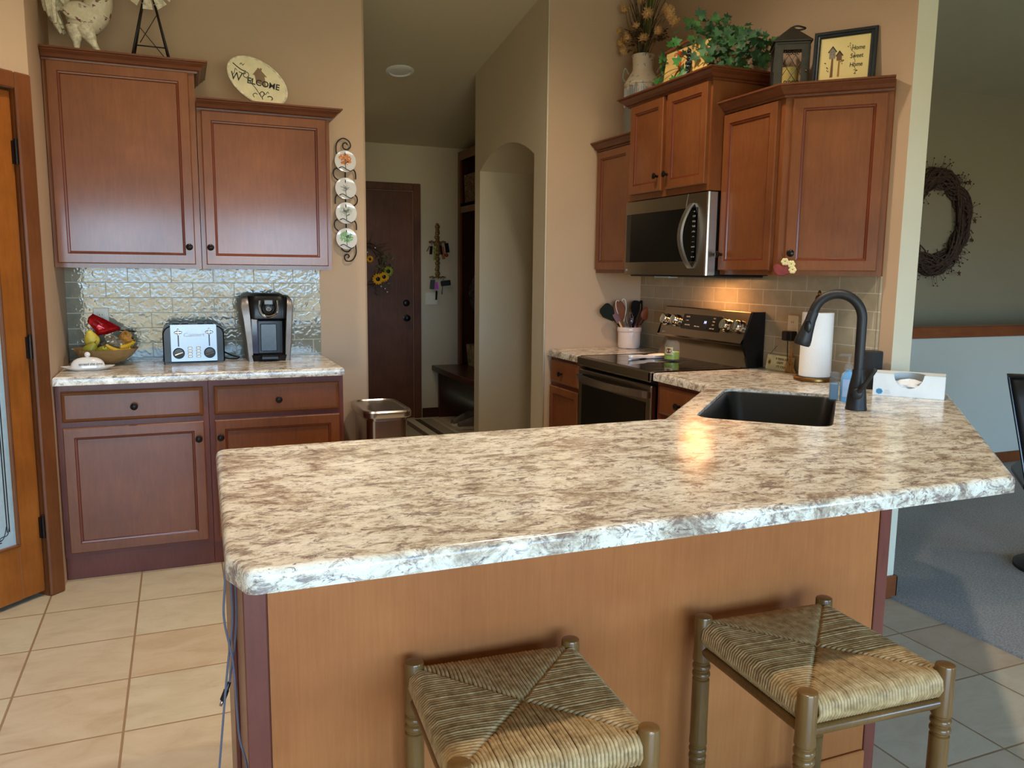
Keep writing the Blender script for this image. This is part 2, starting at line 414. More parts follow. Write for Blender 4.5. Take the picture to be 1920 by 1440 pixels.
# ================================================================== SETTING
def ceil_z(y): return 2.969-0.173*y if y > -3.2 else 3.5226-0.17*(-3.2-y)
H = 3.7
b = MB(); b.box(-1.7, 3.29, -7.8, 3.0, -0.1, 0.0); structure(b, 'floor', 'floor')
b = MB(); b.box(3.29, 9.3, -7.8, 0.7, -0.1, 0.010); structure(b, 'floor_carpet', 'carpet')
b = MB()
for (a, c) in ((-7.9, -3.2), (-3.2, 3.0)):
    za, zc = (ceil_z(a), ceil_z(c))
    b.prism_axis([(a, za), (c, zc), (c, zc+0.1), (a, za+0.1)], -1.8, 9.4, 'x')
structure(b, 'ceiling', 'ceiling')
b = MB(); b.box(-0.1, 1.481, 0.0, 0.12, 0, H, 0.012); structure(b, 'wall_back', 'wall')
b = MB(); b.box(1.36, 1.478, 0.12, 2.9, 0, H); structure(b, 'wall_hall_left', 'wall_hall')
b = MB(); b.box(-0.12, 0.0, -0.68, 0.0, 0, H); structure(b, 'wall_left', 'wall')
# angled pantry wall, local x runs right along the wall, local y into it
PX, PY, PR = 0.0, -0.686, math.radians(45)
b = MB(); b.box(-0.064, 0.0, 0.0, 0.11, 0, H); b.box(-0.76, -0.064, 0.0, 0.11, 2.058, H); b.box(-1.35, -0.76, 0.0, 0.11, 0, H)
structure(b, 'wall_pantry', 'wall', loc=(PX, PY, 0), rot=(0, 0, PR))
b = MB(); b.box(-1.06, -0.95, -7.8, -1.58, 0, H); structure(b, 'wall_left_rear', 'wall')
b = MB(); b.box(-1.5, -0.12, 0.0, 0.12, 0, H); b.box(-1.5, -1.38, -1.75, 0.0, 0, H); b.box(-1.5, -1.06, -1.75, -1.63, 0, H); structure(b, 'wall_pantry_back', 'wall')
# range wall: tan towards the kitchen, cream on its end and living-room side
b = MB(); b.box(3.2032, 3.307, -2.025, -0.05, 0, H)
b.bm.faces.ensure_lookup_table(); b.bm.normal_update()
for f in b.bm.faces: f.material_index = 0 if f.normal.x < -0.5 else 1
o = structure(b, 'wall_right', ['wall', 'wall_light'])
# arch block between kitchen and hall
prof = [(-0.066, 0), (-0.066, H), (1.175, H), (1.175, 0), (1.072, 0), (1.072, 2.08)]
yc, sag, hw = 0.5935, 0.125, 0.4785
R0 = (hw*hw+sag*sag)/(2*sag); a0 = math.asin(hw/R0)
for k in range(1, 20):
    a = a0-2*a0*k/20; prof.append((yc+R0*math.sin(a), 2.08+sag-R0+R0*math.cos(a)))
prof += [(0.115, 2.08), (0.115, 0)]
b = MB(); b.prism_axis(prof, 2.532, 3.32, 'x')
b.bm.normal_update()
for f in b.bm.faces: f.material_index = 0 if f.calc_center_median().y < -0.06 else 1
structure(b, 'wall_arch', ['wall', 'wall_hall'])
b = MB(); b.tube([(2.534, -0.064, 0.0), (2.534, -0.064, H)], 0.006, 10); structure(b, 'trim_4', 'wall_light')
b = MB(); b.box(3.32, 3.42, 0.0, 2.9, 0, H); structure(b, 'wall_hall_right', 'wall_hall')
b = MB(); b.box(1.36, 3.42, 2.782, 2.9, 0, H); structure(b, 'wall_hall_back', 'wall_hall')
b = MB(); b.box(3.307, 9.3, 0.52, 0.64, 0, H); structure(b, 'wall_living', 'wall_green')
b = MB(); b.box(9.2, 9.32, -7.8, 0.6, 0, H); structure(b, 'wall_living_right', 'wall_green')
b = MB(); b.box(3.307, 9.2, -0.443, -0.33, 0, 0.95); structure(b, 'wall_half', 'wall_half')
b = MB(); b.box(3.307, 9.2, -0.458, -0.32, 0.95, 1.028, 0.006); structure(b, 'trim_1', 'railwood')
b = MB(); b.box(3.307, 9.2, -0.457, -0.443, 0.01, 0.09, 0.004); structure(b, 'baseboard_half', 'railwood')
b = MB()
b.box(3.19, 3.322, -2.04, -2.025, 0.0, 0.10, 0.005); b.box(3.307, 3.322, -2.04, -0.45, 0.0, 0.10, 0.005); structure(b, 'baseboard_right', 'railwood')
b = MB(); b.box(2.588, 3.32, 2.768, 2.782, 0, 0.09, 0.004); b.box(1.478, 1.49, 0.12, 2.78, 0, 0.09, 0.003); structure(b, 'baseboard_hall', 'darkwood')
b = MB(); b.box(1.232, 1.484, -0.012, 0.0, 0, 0.09, 0.004); structure(b, 'baseboard_back', 'casing')
# rear wall behind the camera with its glazed door and windows
b = MB()
ops = [(-0.90, 2.75, 0.02, 2.1), (4.9, 7.1, 0.35, 2.15)]
b.box(-1.06, -0.90, -7.8, -7.68, 0, H); b.box(2.75, 4.9, -7.8, -7.68, 0, H); b.box(7.1, 9.3, -7.8, -7.68, 0, H)
b.box(-0.90, 2.75, -7.8, -7.68, 2.1, H); b.box(4.9, 7.1, -7.8, -7.68, 2.15, H); b.box(4.9, 7.1, -7.8, -7.68, 0, 0.35)
structure(b, 'wall_rear', 'wall_green')
for i, (x0, x1, z0, z1) in enumerate(ops):
    b = MB(); n = 2 if i == 0 else 3
    for k in range(n+1):
        x = x0+(x1-x0)*k/n; b.box(x-0.03, x+0.03, -7.75, -7.69, z0, z1)
    b.box(x0, x1, -7.75, -7.69, z0, z0+0.06); b.box(x0, x1, -7.75, -7.69, z1-0.06, z1)
    structure(b, 'window_%d' % (i+1), 'white')

# ---- pantry door (door_1): casing, slab, glass with etched lines, hinges
dr = bpy.data.objects.new('door_1', None); COL.objects.link(dr); dr.location = (PX, PY, 0); dr.rotation_euler = (0, 0, PR); dr['kind'] = 'structure'
b = MB(); cw = 0.066
def cas(b, x0, x1, z0, z1): b.box(x0, x1, -0.019, 0.0, z0, z1, 0.006)
cas(b, -0.072, -0.004, 0, 2.118); cas(b, -0.84, -0.76, 0, 2.118); cas(b, -0.76, -0.072, 2.052, 2.118)
b.box(-0.073, -0.064, 0.0, 0.1, 0, 2.055); b.box(-0.76, -0.756, 0.0, 0.1, 0, 2.055)
b.build('casing', 'casing', dr)
b = MB()
gx0, gx1, gz0, gz1 = -0.65, -0.178, 0.255, 1.93
b.box(gx1, -0.0745, 0.012, 0.047, 0.022, 2.048, 0.004); b.box(-0.755, gx0, 0.012, 0.047, 0.022, 2.048, 0.004)
b.box(gx0, gx1, 0.013, 0.046, 0.022, gz0); b.box(gx0, gx1, 0.013, 0.046, gz1, 2.048)
slab = b.build('slab', 'oak', dr)
b = MB(); b.box(gx0-0.004, gx1+0.004, 0.026, 0.034, gz0-0.004, gz1+0.004); pane = b.build('glass_pane', 'frosted', slab)
b = MB()
for inset in (0.022, 0.032):
    for (xa, xb) in ((gx0+inset, gx0+inset+0.004), (gx1-inset-0.004, gx1-inset)): b.box(xa, xb, 0.0245, 0.0262, gz0+0.06, gz1-0.06)
    for (za, zb) in ((gz0+inset, gz0+inset+0.004), (gz1-inset-0.004, gz1-inset)): b.box(gx0+0.06, gx1-0.06, 0.0245, 0.0262, za, zb)
for sx in (gx0, gx1):
    d = 1 if sx == gx0 else -1
    for sz in (gz0, gz1):
        e = 1 if sz == gz0 else -1
        for q in (0.0, 0.012):
            b.tube(smoothpts([(sx+d*(0.024+q), 0.0252, sz+e*0.085), (sx+d*(0.034+q), 0.0252, sz+e*0.05), (sx+d*0.06, 0.0252, sz+e*(0.045-q)), (sx+d*0.085, 0.0252, sz+e*(0.024+q))]), 0.0018, 5)
b.build('etched_border', 'black_ink', slab)
b = MB(); b.box(gx0-0.008, gx1+0.008, 0.006, 0.012, gz0-0.008, gz0, 0.002); b.box(gx0-0.008, gx1+0.008, 0.006, 0.012, gz1, gz1+0.008, 0.002)
b.box(gx0-0.008, gx0, 0.006, 0.012, gz0, gz1, 0.002); b.box(gx1, gx1+0.008, 0.006, 0.012, gz0, gz1, 0.002); b.build('glazing_bead', 'casing', slab)
for hz in (1.815, 1.05, 0.30):
    b = MB(); b.cyl((-0.077, -0.004, hz-0.045), (-0.077, -0.004, hz+0.045), 0.007, seg=12); b.box(-0.086, -0.070, -0.002, 0.012, hz-0.044, hz+0.044)
    b.ball((-0.077, -0.004, hz+0.048), 0.007, 8, 6); b.build('hinge', 'bronze', dr)

# ---- hall door (door_2)
hd = bpy.data.objects.new('door_2', None); COL.objects.link(hd); hd.location = (0, 2.782, 0); hd['kind'] = 'structure'
b = MB(); b.box(2.508, 2.578, -0.018, 0, 0, 2.152, 0.006); b.box(1.56, 1.63, -0.018, 0, 0, 2.152, 0.006); b.box(1.63, 2.508, -0.018, 0, 2.085, 2.152, 0.006)
b.build('casing', 'walnut', hd)
b = MB(); b.box(1.632, 2.506, -0.006, 0.03, 0.005, 2.083, 0.003); hs = b.build('slab', 'walnut', hd)
for kz, kn in ((1.078, 'deadbolt'), (0.941, 'door_knob')):
    b = MB(); b.lathe([(0.032, 0), (0.032, -0.006), (0.012, -0.012), (0.012, -0.028), (0.027, -0.038), (0.027, -0.052), (0.014, -0.060), (0.002, -0.061)] if kn == 'door_knob' else [(0.030, 0), (0.030, -0.012), (0.022, -0.022), (0.008, -0.024), (0.002, -0.024)], 24, (2.438, -0.006, kz), axis='y')
    b.build(kn, 'bronze', hs)

# ================================================================== CABINETRY
def shaker(mb, x0, x1, z0, z1, yf, th=0.02, fw=0.045, slab=False):
    def L(i, y): return [(x0+i, y, z0+i), (x1-i, y, z0+i), (x1-i, y, z1-i), (x0+i, y, z1-i)]
    if slab:
        ls = [L(0, yf+th), L(0, yf+0.010), L(0.006, yf+0.004), L(0.016, yf)]; mis = [0, 0, 0, 0]
    else:
        ls = [L(0, yf+th), L(0, yf+0.004), L(0.004, yf), L(fw-0.003, yf), L(fw, yf+0.0035), L(fw+0.006, yf+0.0045), L(fw+0.009, yf+0.010)]; mis = [0, 0, 0, 1, 1, 1, 0]
    mb.rings(ls, cap0=True, cap1=True, mis=mis)
KNOBP = [(0.007, 0.0), (0.007, -0.006), (0.006, -0.012), (0.011, -0.017), (0.0155, -0.021), (0.0155, -0.026), (0.010, -0.030), (0.001, -0.031)]
def knob(parent, x, y, z):
    b = MB(); b.lathe(KNOBP, 20, (x, y, z), axis='y'); return b.build('knob', 'bronze', parent)
def door(parent, x0, x1, z0, z1, kx=None, kz=None, yf=-0.02, name='door', slab=False, fw=0.045, mats=None):
    b = MB(); shaker(b, x0, x1, z0, z1, yf, slab=slab, fw=fw); d = b.build(name, mats or ['cherry', 'glaze'], parent)
    if kx is not None: knob(d, kx, yf, kz)
    return d
CROWN = [(0, 0), (0.010, 0), (0.012, 0.008), (0.022, 0.012), (0.030, 0.024), (0.044, 0.034), (0.047, 0.036), (0.047, 0.040), (0.056, 0.043), (0.056, 0.050), (0, 0.050)]
def crown(parent, path, z, side=1):
    b = MB(); b.sweep(path, CROWN, z, side=side); return b.build('crown_molding', 'crown', parent)
ML = math.radians(-90)
# left wall, upper
t = thing('wall_cabinet', 'taller cherry wall cabinet, one door, rooster on its top, above the toaster', 'cabinet', (0, 0, 0), group='cherry wall cabinets')
b = MB(); b.box(0.003, 0.618, -0.325, -0.001, 1.372, 2.309); b.build('body', 'cherry', t)
door(t, 0.018, 0.592, 1.392, 2.262, 0.566, 1.473, yf=-0.345)
crown(t, [(0.003, -0.327), (0.620, -0.327), (0.620, -0.002)], 2.262)
t = thing('wall_cabinet', 'shorter cherry wall cabinet, one door, welcome plaque on its top', 'cabinet', (0, 0, 0), group='cherry wall cabinets')
b = MB(); b.box(0.621, 1.231, -0.325, -0.001, 1.372, 2.150); b.build('body', 'cherry', t)
door(t, 0.640, 1.212, 1.392, 2.100, 0.659, 1.473, yf=-0.345)
crown(t, [(0.622, -0.327), (1.233, -0.327), (1.233, -0.002)], 2.103)
# left wall, base
def base_left(x0, x1, lab, knobx):
    t = thing('base_cabinet', lab, 'cabinet', (0, 0, 0), group='base cabinets under the toaster counter')
    b = MB(); b.box(x0, x1, -0.595, -0.003, 0.11, 0.875); b.build('body', 'stile', t)
    b = MB(); b.box(x0, x1, -0.573, -0.4, 0.0, 0.11); b.build('toe_kick', 'stile', t)
    dx0 = x0+0.022; dx1 = x1-0.022
    mats = ['cherry_low', 'glaze']
    door(t, dx0, dx1, 0.712, 0.846, (dx0+dx1)/2, 0.773, yf=-0.615, name='drawer', slab=True, mats=mats)
    door(t, dx0, dx1, 0.13, 0.688, knobx, 0.610, yf=-0.615, mats=mats)
M['cherry_low'] = M['cherry']
base_left(0.003, 0.614, 'cherry base cabinet with drawer and door beside the pantry door casing', 0.567)
base_left(0.616, 1.226, 'cherry base cabinet with drawer and door, nearest the steel trash can', 0.660)
# right wall, uppers  (local x -> world -Y, local y -> world +X)
t = thing('wall_cabinet', 'narrow low cherry wall cabinet in the corner, partly behind the microwave', 'cabinet', (2.873, -0.067, 0), ML, group='cherry wall cabinets')
b = MB(); b.box(0.002, 0.455, 0, 0.328, 1.372, 2.132); b.build('body', 'cherry', t)
door(t, 0.02, 0.40, 1.392, 2.082)
crown(t, [(0.0, -0.002), (0.455, -0.002)], 2.085)
t = thing('wall_cabinet', 'two-door cherry wall cabinet above the microwave, ivy on its top', 'cabinet', (2.82, -0.5255, 0), ML, group='cherry wall cabinets')
b = MB(); b.box(0.0, 0.732, 0, 0.381, 1.762, 2.303); b.build('body', 'cherry', t)
door(t, 0.028, 0.346, 1.793, 2.254, 0.296+0.02, 1.866); door(t, 0.382, 0.716, 1.793, 2.254, 0.405, 1.866)
crown(t, [(-0.002, 0.38), (-0.002, -0.002), (0.734, -0.002), (0.734, 0.38)], 2.256)
t = thing('wall_cabinet', 'cherry end wall cabinet with narrow and angled wide doors, lantern and frame on top', 'cabinet', (2.903, -1.2585, 0), ML, group='cherry wall cabinets')
AX = 0.398  # where the angled face begins
b = MB(); b.prism([(0.0, 0.0), (AX, 0.0), (AX+0.29, 0.292), (AX+0.29, 0.299), (0.0, 0.299)], 1.372, 2.155); b.build('body', 'cherry', t)
door(t, 0.004, AX-0.03, 1.392, 2.102, 0.030, 1.466)
b = MB(); shaker(b, 0.030, 0.392, 1.392, 2.102, -0.02); d = b.build('door', ['cherry', 'glaze'], t, loc=(AX, 0, 0), rot=(0, 0, math.radians(45)))
knob(d, 0.055, -0.02, 1.465)
crown(t, [(-0.002, -0.002), (AX+0.001, -0.002), (AX+0.293, 0.290)], 2.108)
# right wall, base
t = thing('base_cabinet', 'cherry base cabinet with drawer and door, in the corner left of the range', 'cabinet', (2.58, -0.067, 0), ML)
b = MB(); b.box(0.012, 0.425, 0, 0.62, 0.11, 0.875); b.build('body', 'stile', t)
b = MB(); b.box(0.012, 0.425, 0.07, 0.3, 0, 0.11); b.build('toe_kick', 'stile', t)
door(t, 0.03, 0.40, 0.722, 0.856, 0.20, 0.785, name='drawer', slab=True); door(t, 0.03, 0.40, 0.13, 0.700)
t = thing('base_cabinet', 'cherry base cabinet between the range and the corner sink', 'cabinet', (2.58, -1.262, 0), ML)
b = MB(); b.box(0.0, 0.40, 0, 0.62, 0.11, 0.875); b.build('body', 'stile', t)
b = MB(); b.box(0.0, 0.40, 0.07, 0.3, 0, 0.11); b.build('toe_kick', 'stile', t)
door(t, 0.03, 0.39, 0.722, 0.856, 0.21, 0.785, name='drawer', slab=True); door(t, 0.03, 0.39, 0.13, 0.700)
# corner sink base: shell of panels around the sink
t = thing('sink_cabinet', 'cherry corner cabinet under the black sink', 'cabinet', (2.26, -2.01, 0), 0)
t45 = math.radians(225)
b2 = MB(); b2.box(-0.40, 0.40, 0.0, 0.02, 0.11, 0.875); pn = b2.build('front_panel', 'stile', t, rot=(0, 0, t45))
door(pn, -0.36, -0.005, 0.13, 0.80); door(pn, 0.005, 0.36, 0.13, 0.80)
# peninsula cabinet
PYF = -2.95
t = thing('peninsula_cabinet', 'wood-panelled back of the peninsula cabinet behind the bar stools', 'cabinet', (0, 0, 0))
b = MB(); b.box(0.602, 1.93, PYF+0.006, -2.33, 0.0, 0.875); b.build('body', 'stile', t)
b = MB(); b.prism([(1.93, PYF+0.008), (2.218, PYF+0.008), (3.142, -2.026), (3.122, -2.02), (2.208, PYF+0.03), (1.93, PYF+0.03)], 0.0, 0.875); b.build('angled_side', 'stile', t)
b = MB(); b.box(0.643, 2.187, PYF, PYF+0.006, 0.0, 0.875); b.build('back_panel', 'panelwood', t)
b = MB(); b.box(0.598, 0.641, PYF-0.004, PYF+0.012, 0.0, 0.876, 0.002); b.build('corner_stile', 'stile', t)
b = MB(); b.box(2.189, 2.227, PYF-0.004, PYF+0.012, 0.0, 0.876, 0.002); b.build('corner_stile', 'stile', t)
b = MB(); b.box(0.643, 2.187, PYF-0.012, PYF, 0.0, 0.095, 0.004); b.build('base_strip', 'panelwood', t)
b = MB(); b.box(0.592, 0.602, -2.60, -2.33, 0.02, 0.875, 0.002); b.build('end_trim', 'stile', t)

# ================================================================== COUNTERTOPS
def counter(mb, poly, z0=0.876, z1=0.914, hole=None, flat=()):
    rr = [(0.0, z0), (0.0, z1-0.014), (0.0012, z1-0.008), (0.004, z1-0.0035), (0.009, z1-0.0008), (0.014, z1)]
    loops = [[(x, y, z) for x, y in offset_poly(poly, d)] for d, z in rr]
    if not hole: mb.f([mb.v(p) for p in reversed(loops[0])])
    V = []
    for L in loops: V.append([mb.v(p) for p in L])
    n = len(poly)
    for i in range(len(V)-1):
        for j in range(n): mb.f([V[i][j], V[i][(j+1) % n], V[i+1][(j+1) % n], V[i+1][j]], smooth=True)
    top = V[-1]
    if not hole: mb.f(top); return
    hv = [mb.v((x, y, z1)) for x, y in hole]; hb = [mb.v((x, y, z0)) for x, y in hole]; m = len(hole)
    for j in range(m): mb.f([hv[j], hv[(j+1) % m], hb[(j+1) % m], hb[j]])
    ed = []
    for ring in (top, hv):
        for j in range(len(ring)):
            e = mb.bm.edges.get((ring[j], ring[(j+1) % len(ring)])) or mb.bm.edges.new((ring[j], ring[(j+1) % len(ring)]))
            ed.append(e)
    bmesh.ops.triangle_fill(mb.bm, use_beauty=True, use_dissolve=False, edges=ed)
b = MB(); counter(b, [(0.002, -0.002), (0.002, -0.638), (1.226, -0.638), (1.226, -0.002)])
tag(b.build('countertop', 'granite'), 'speckled laminate countertop under the toaster and coffee maker', 'countertop')
b = MB(); counter(b, [(2.553, -0.068), (2.553, -0.4945), (3.2, -0.4945), (3.2, -0.068)])
tag(b.build('countertop', 'granite'), 'small piece of laminate countertop under the utensil crock, left of the range', 'countertop')
SC = Vector((2.452, -2.202)); s2 = math.sqrt(0.5)
U_ = Vector((s2, s2)); V_ = Vector((s2, -s2))     # sink axes
def sp(a, c): p = SC+U_*a+V_*c; return (p.x, p.y)
hole = rpoly([sp(-0.368, 0.210), sp(0.368, 0.210), sp(0.368, -0.210), sp(-0.368, -0.210)], 0.06, 6)
poly = rpoly([(0.582, -2.300), (0.563, -3.140), (0.592, -3.225), (2.304, -3.225), (3.325, -2.204), (3.325, -2.030), (3.1995, -2.030), (3.1995, -1.259), (2.553, -1.259), (2.553, -1.686), (1.937, -2.302)],
             [0.03, 0.03, 0.02, 0.02, 0.01, 0.0, 0, 0, 0, 0, 0], 4)
b = MB(); counter(b, poly, hole=hole)
tag(b.build('countertop', 'granite'), 'large speckled laminate peninsula countertop with the black sink cut into it', 'countertop')

# ================================================================== SINK AND FAUCET
t = thing('sink', 'black composite sink set into the peninsula countertop', 'sink', (SC.x, SC.y, 0.914), math.radians(45))
def rr(a, c, r): return rpoly([(-a, -c), (a, -c), (a, c), (-a, c)], r, 6)
b = MB()
lo = [(0.3675, 0.2095, 0.06, -0.012), (0.364, 0.206, 0.058, -0.010), (0.360, 0.202, 0.056, -0.016), (0.335, 0.177, 0.06, -0.185), (0.29, 0.14, 0.05, -0.20)]
ls = [[(x, y, z) for x, y in rr(a, c, r)] for a, c, r, z in lo]
b.rings(ls, smooth=True, cap1=True); b.build('basin', 'sinkblack', t, sharp=0.9)
b = MB(); b.lathe([(0.045, 0.001), (0.042, 0.004), (0.03, 0.003), (0.006, 0.001)], 24, (0.05, 0, -0.195)); b.build('drain', 'steel', t)
fp = sp(0.03, 0.276)
t = thing('faucet', 'tall matte black gooseneck faucet behind the sink', 'faucet', (fp[0], fp[1], 0.914), math.radians(135))
# local +x points to the sink
b = MB(); b.lathe([(0.035, 0.0), (0.036, 0.004), (0.034, 0.01), (0.031, 0.05), (0.027, 0.085), (0.0205, 0.12), (0.0190, 0.14)], 32); b.build('base', 'blackmatte', t)
b = MB(); pts = [(0, 0, 0.135), (0, 0, 0.20), (0, 0, 0.26), (0, 0, 0.312)]
rA = 0.080
pts += [(rA-rA*math.cos(a), 0, 0.312+rA*1.06*math.sin(a)) for a in [PI*k/20*0.93 for k in range(1, 21)]]
e = pts[-1]; b.tube(pts, 0.0165, 20); b.build('neck', 'blackmatte', t)
b = MB(); dv = Vector((pts[-1][0]-pts[-2][0], 0, pts[-1][2]-pts[-2][2])).normalized(); E0 = Vector(e)
hp = [E0+dv*k for k in (-0.004, 0.0, 0.03, 0.07, 0.095, 0.112, 0.118)]
b.tube([tuple(p) for p in hp], [0.0165, 0.0178, 0.0185, 0.0235, 0.0275, 0.0285, 0.026], 24); hd_ = b.build('spray_head', 'blackmatte', t)
b = MB(); c0 = E0+dv*0.05+Vector((-0.0, 0.0205, 0)); b.ball(tuple(c0), 0.012, 12, 8, sy=0.35, sz=2.0); b.build('spray_button', 'black', hd_)
b = MB(); b.cyl((0, 0.0, 0.060), (0, 0.036, 0.060), 0.021, 0.019, 24); b.ball((0, 0.036, 0.060), 0.0195, 16, 10, sy=0.4)
b.tube(smoothpts([(0.0, 0.030, 0.062), (-0.016, 0.042, 0.085), (-0.038, 0.050, 0.125), (-0.052, 0.054, 0.152)]), [0.011]*4+[0.0085]*4+[0.0075]*4+[0.008]*4+[0.0085, 0.0075, 0.005], 12)
b.build('lever_handle', 'blackmatte', t)
# ================================================================== BACKSPLASH
b = MB(); b.box(0.001, 1.219, -0.009, -0.0005, 0.9145, 1.372); structure(b, 'backsplash_tile_left', 'tile_gloss')
b = MB(); b.box(3.194, 3.2028, -1.940, -0.0665, 0.9145, 1.372); b.box(3.194, 3.2028, -1.952, -1.941, 0.9145, 1.372, 0.002); structure(b, 'backsplash_tile_right', 'tile_dull')

# ================================================================== RANGE   local x -> -Y, y -> +X
t = thing('range', 'stainless electric range with black glass cooktop, under the microwave', 'range', (2.56, -0.497, 0), ML)
RW = 0.760
b = MB(); b.box(0.002, RW-0.002, 0.03, 0.60, 0.08, 0.872); b.box(0.03, RW-0.03, 0.07, 0.58, 0.0, 0.08)
for k in range(9): b.box(RW-0.002, RW+0.001, 0.05+k*0.012, 0.056+k*0.012, 0.1, 0.86)
b.build('body', 'black', t)
b = MB(); b.prism([(0.0, 0.0), (RW, 0.0), (RW, 0.52), (0.0, 0.52)], 0.900, 0.917); b.build('cooktop', 'blackglass', t)
b = MB(); b.box(0.0, RW, -0.022, 0.0, 0.866, 0.916, 0.006); b.box(RW-0.022, RW, -0.022, 0.03, 0.866, 0.917, 0.004); b.box(0.0, 0.006, 0.0, 0.52, 0.9, 0.9185, 0.002); b.box(RW-0.006, RW, 0.0, 0.52, 0.9, 0.9185, 0.002); b.build('cooktop_trim', 'steel_dark', t)
b = MB()
for (cx, cy, r) in ((0.19, 0.13, 0.11), (0.57, 0.13, 0.085), (0.19, 0.39, 0.075), (0.57, 0.39, 0.11), (0.38, 0.41, 0.05)):
    b.lathe([(r, 0.9172), (r, 0.9174), (r-0.0025, 0.9174), (r-0.0025, 0.9172)], 48, (cx, cy, 0), caps=False)
b.build('burner_ring', plain('burner_grey', rgb(60, 58, 56), 0.3), t)
b = MB()
b.box(0.006, RW-0.006, -0.012, 0.028, 0.215, 0.848, 0.006); dd = b.build('oven_door', 'steel_dark', t)
b = MB(); b.box(0.05, RW-0.05, -0.0145, -0.010, 0.27, 0.765, 0.004); b.build('window', 'blackglass', dd)
b = MB(); P = []
for k in range(25):
    u = k/24; x = 0.012+u*(RW-0.024); P.append((x, -0.022-0.050*math.sin(PI*u)**0.8, 0.805))
for i in range(24):
    pass
L = []
for p in P: L.append([(p[0], p[1]-0.007, p[2]-0.017), (p[0], p[1]+0.007, p[2]-0.017), (p[0], p[1]+0.007, p[2]+0.017), (p[0], p[1]-0.007, p[2]+0.017)])
b.rings(L, cap0=True, cap1=True); b.box(0.010, 0.03, -0.028, -0.010, 0.79, 0.82); b.box(RW-0.03, RW-0.010, -0.028, -0.010, 0.79, 0.82); b.build('handle', 'steel', dd, sharp=0.9)
b = MB(); b.box(0.006, RW-0.006, -0.010, 0.028, 0.085, 0.205, 0.006); b.build('storage_drawer', 'steel_dark', t)
# backguard: profile in (y, z)
b = MB(); b.prism_axis([(0.50, 0.917), (0.552, 1.030), (0.56, 1.03), (0.56, 0.917)], 0.0, RW-0.012, 'x'); b.build('backguard_lower', 'steel_dark', t)
b = MB(); b.prism_axis([(0.492, 1.036), (0.497, 1.026), (0.548, 1.186), (0.552, 1.190), (0.60, 1.190), (0.60, 1.03)], 0.0, RW-0.012, 'x'); b.box(0, RW-0.012, 0.497, 0.56, 1.024, 1.036)
bg_ = b.build('backguard_upper', 'steel_dark', t)
b = MB(); b.prism_axis([(0.545, 0.9175), (0.50, 1.03), (0.553, 1.190), (0.629, 1.190), (0.629, 0.9175)], RW-0.012, RW-0.001, 'x'); b.box(0.0, RW-0.012, 0.56, 0.629, 0.9175, 1.188); b.build('backguard_end', 'black', t)
# control face frame: origin at lower edge, tilted
ang = math.atan2(0.548-0.497, 1.186-1.026)   # lean back
cf = Matrix.Translation((0, 0.4955, 1.026)) @ Matrix.Rotation(-ang, 4, 'X')
def cfp(x, z, out=0.0): return tuple(cf @ Vector((x, -out, z)))
b = MB(); b.T = cf; b.box(0.205, 0.545, -0.003, 0.004, 0.052, 0.135, 0.001); b.build('display', 'blackglass', t)
b = MB(); b.T = cf @ Matrix.Rotation(math.radians(90), 4, 'X')
lt = emis('display_glow', (0.35, 0.4, 1.0, 1), 2.5)
text('clock_digits', '14', 0.022, cfp(0.415, 0.096, 0.0036), (math.radians(90)-ang, 0, 0), lt, t)
for (body, x, z, s_) in (('CLOCK', 0.25, 0.120, 0.010), ('o ooooo', 0.25, 0.100, 0.007), ('BAKE BROIL', 0.262, 0.074, 0.009), ('TIMER COOK', 0.35, 0.070, 0.008), ('1 2 3', 0.486, 0.122, 0.009), ('4 5 6', 0.486, 0.104, 0.009), ('7 8 9', 0.486, 0.086, 0.009), ('START OFF', 0.485, 0.066, 0.008)):
    text('lettering', body, s_, cfp(x, z, 0.0036), (math.radians(90)-ang, 0, 0), 'white_ink', t, depth=0.0002)
b.bm.free()
for kx in (0.052, 0.150, 0.600, 0.700):
    b = MB(); b.T = cf @ Matrix.Translation((kx, 0, 0.092)) @ Matrix.Rotation(math.radians(90), 4, 'X')
    b.lathe([(0.034, 0.0), (0.034, 0.008), (0.029, 0.012), (0.028, 0.030), (0.025, 0.034), (0.001, 0.034)], 32, mis=[0]*6)
    b.box(-0.006, 0.006, -0.026, 0.026, 0.034, 0.042, 0.003); b.build('knob', 'chrome', t)
b = MB(); b.lathe([(0.007, 0), (0.007, 0.001), (0.001, 0.001)], 16); b.bm.free()
text('emblem', '(o) LG', 0.012, cfp(0.055, 0.022, 0.0008), (math.radians(90)-ang, 0, 0), 'white_ink', t, depth=0.0002)

# ================================================================== MICROWAVE
t = thing('microwave', 'stainless over-the-range microwave with curved handle', 'microwave', (2.82, -0.497, 0), ML)
b = MB(); b.box(0.004, RW-0.004, 0.052, 0.372, 1.368, 1.757); b.build('body', 'black', t)
b = MB()
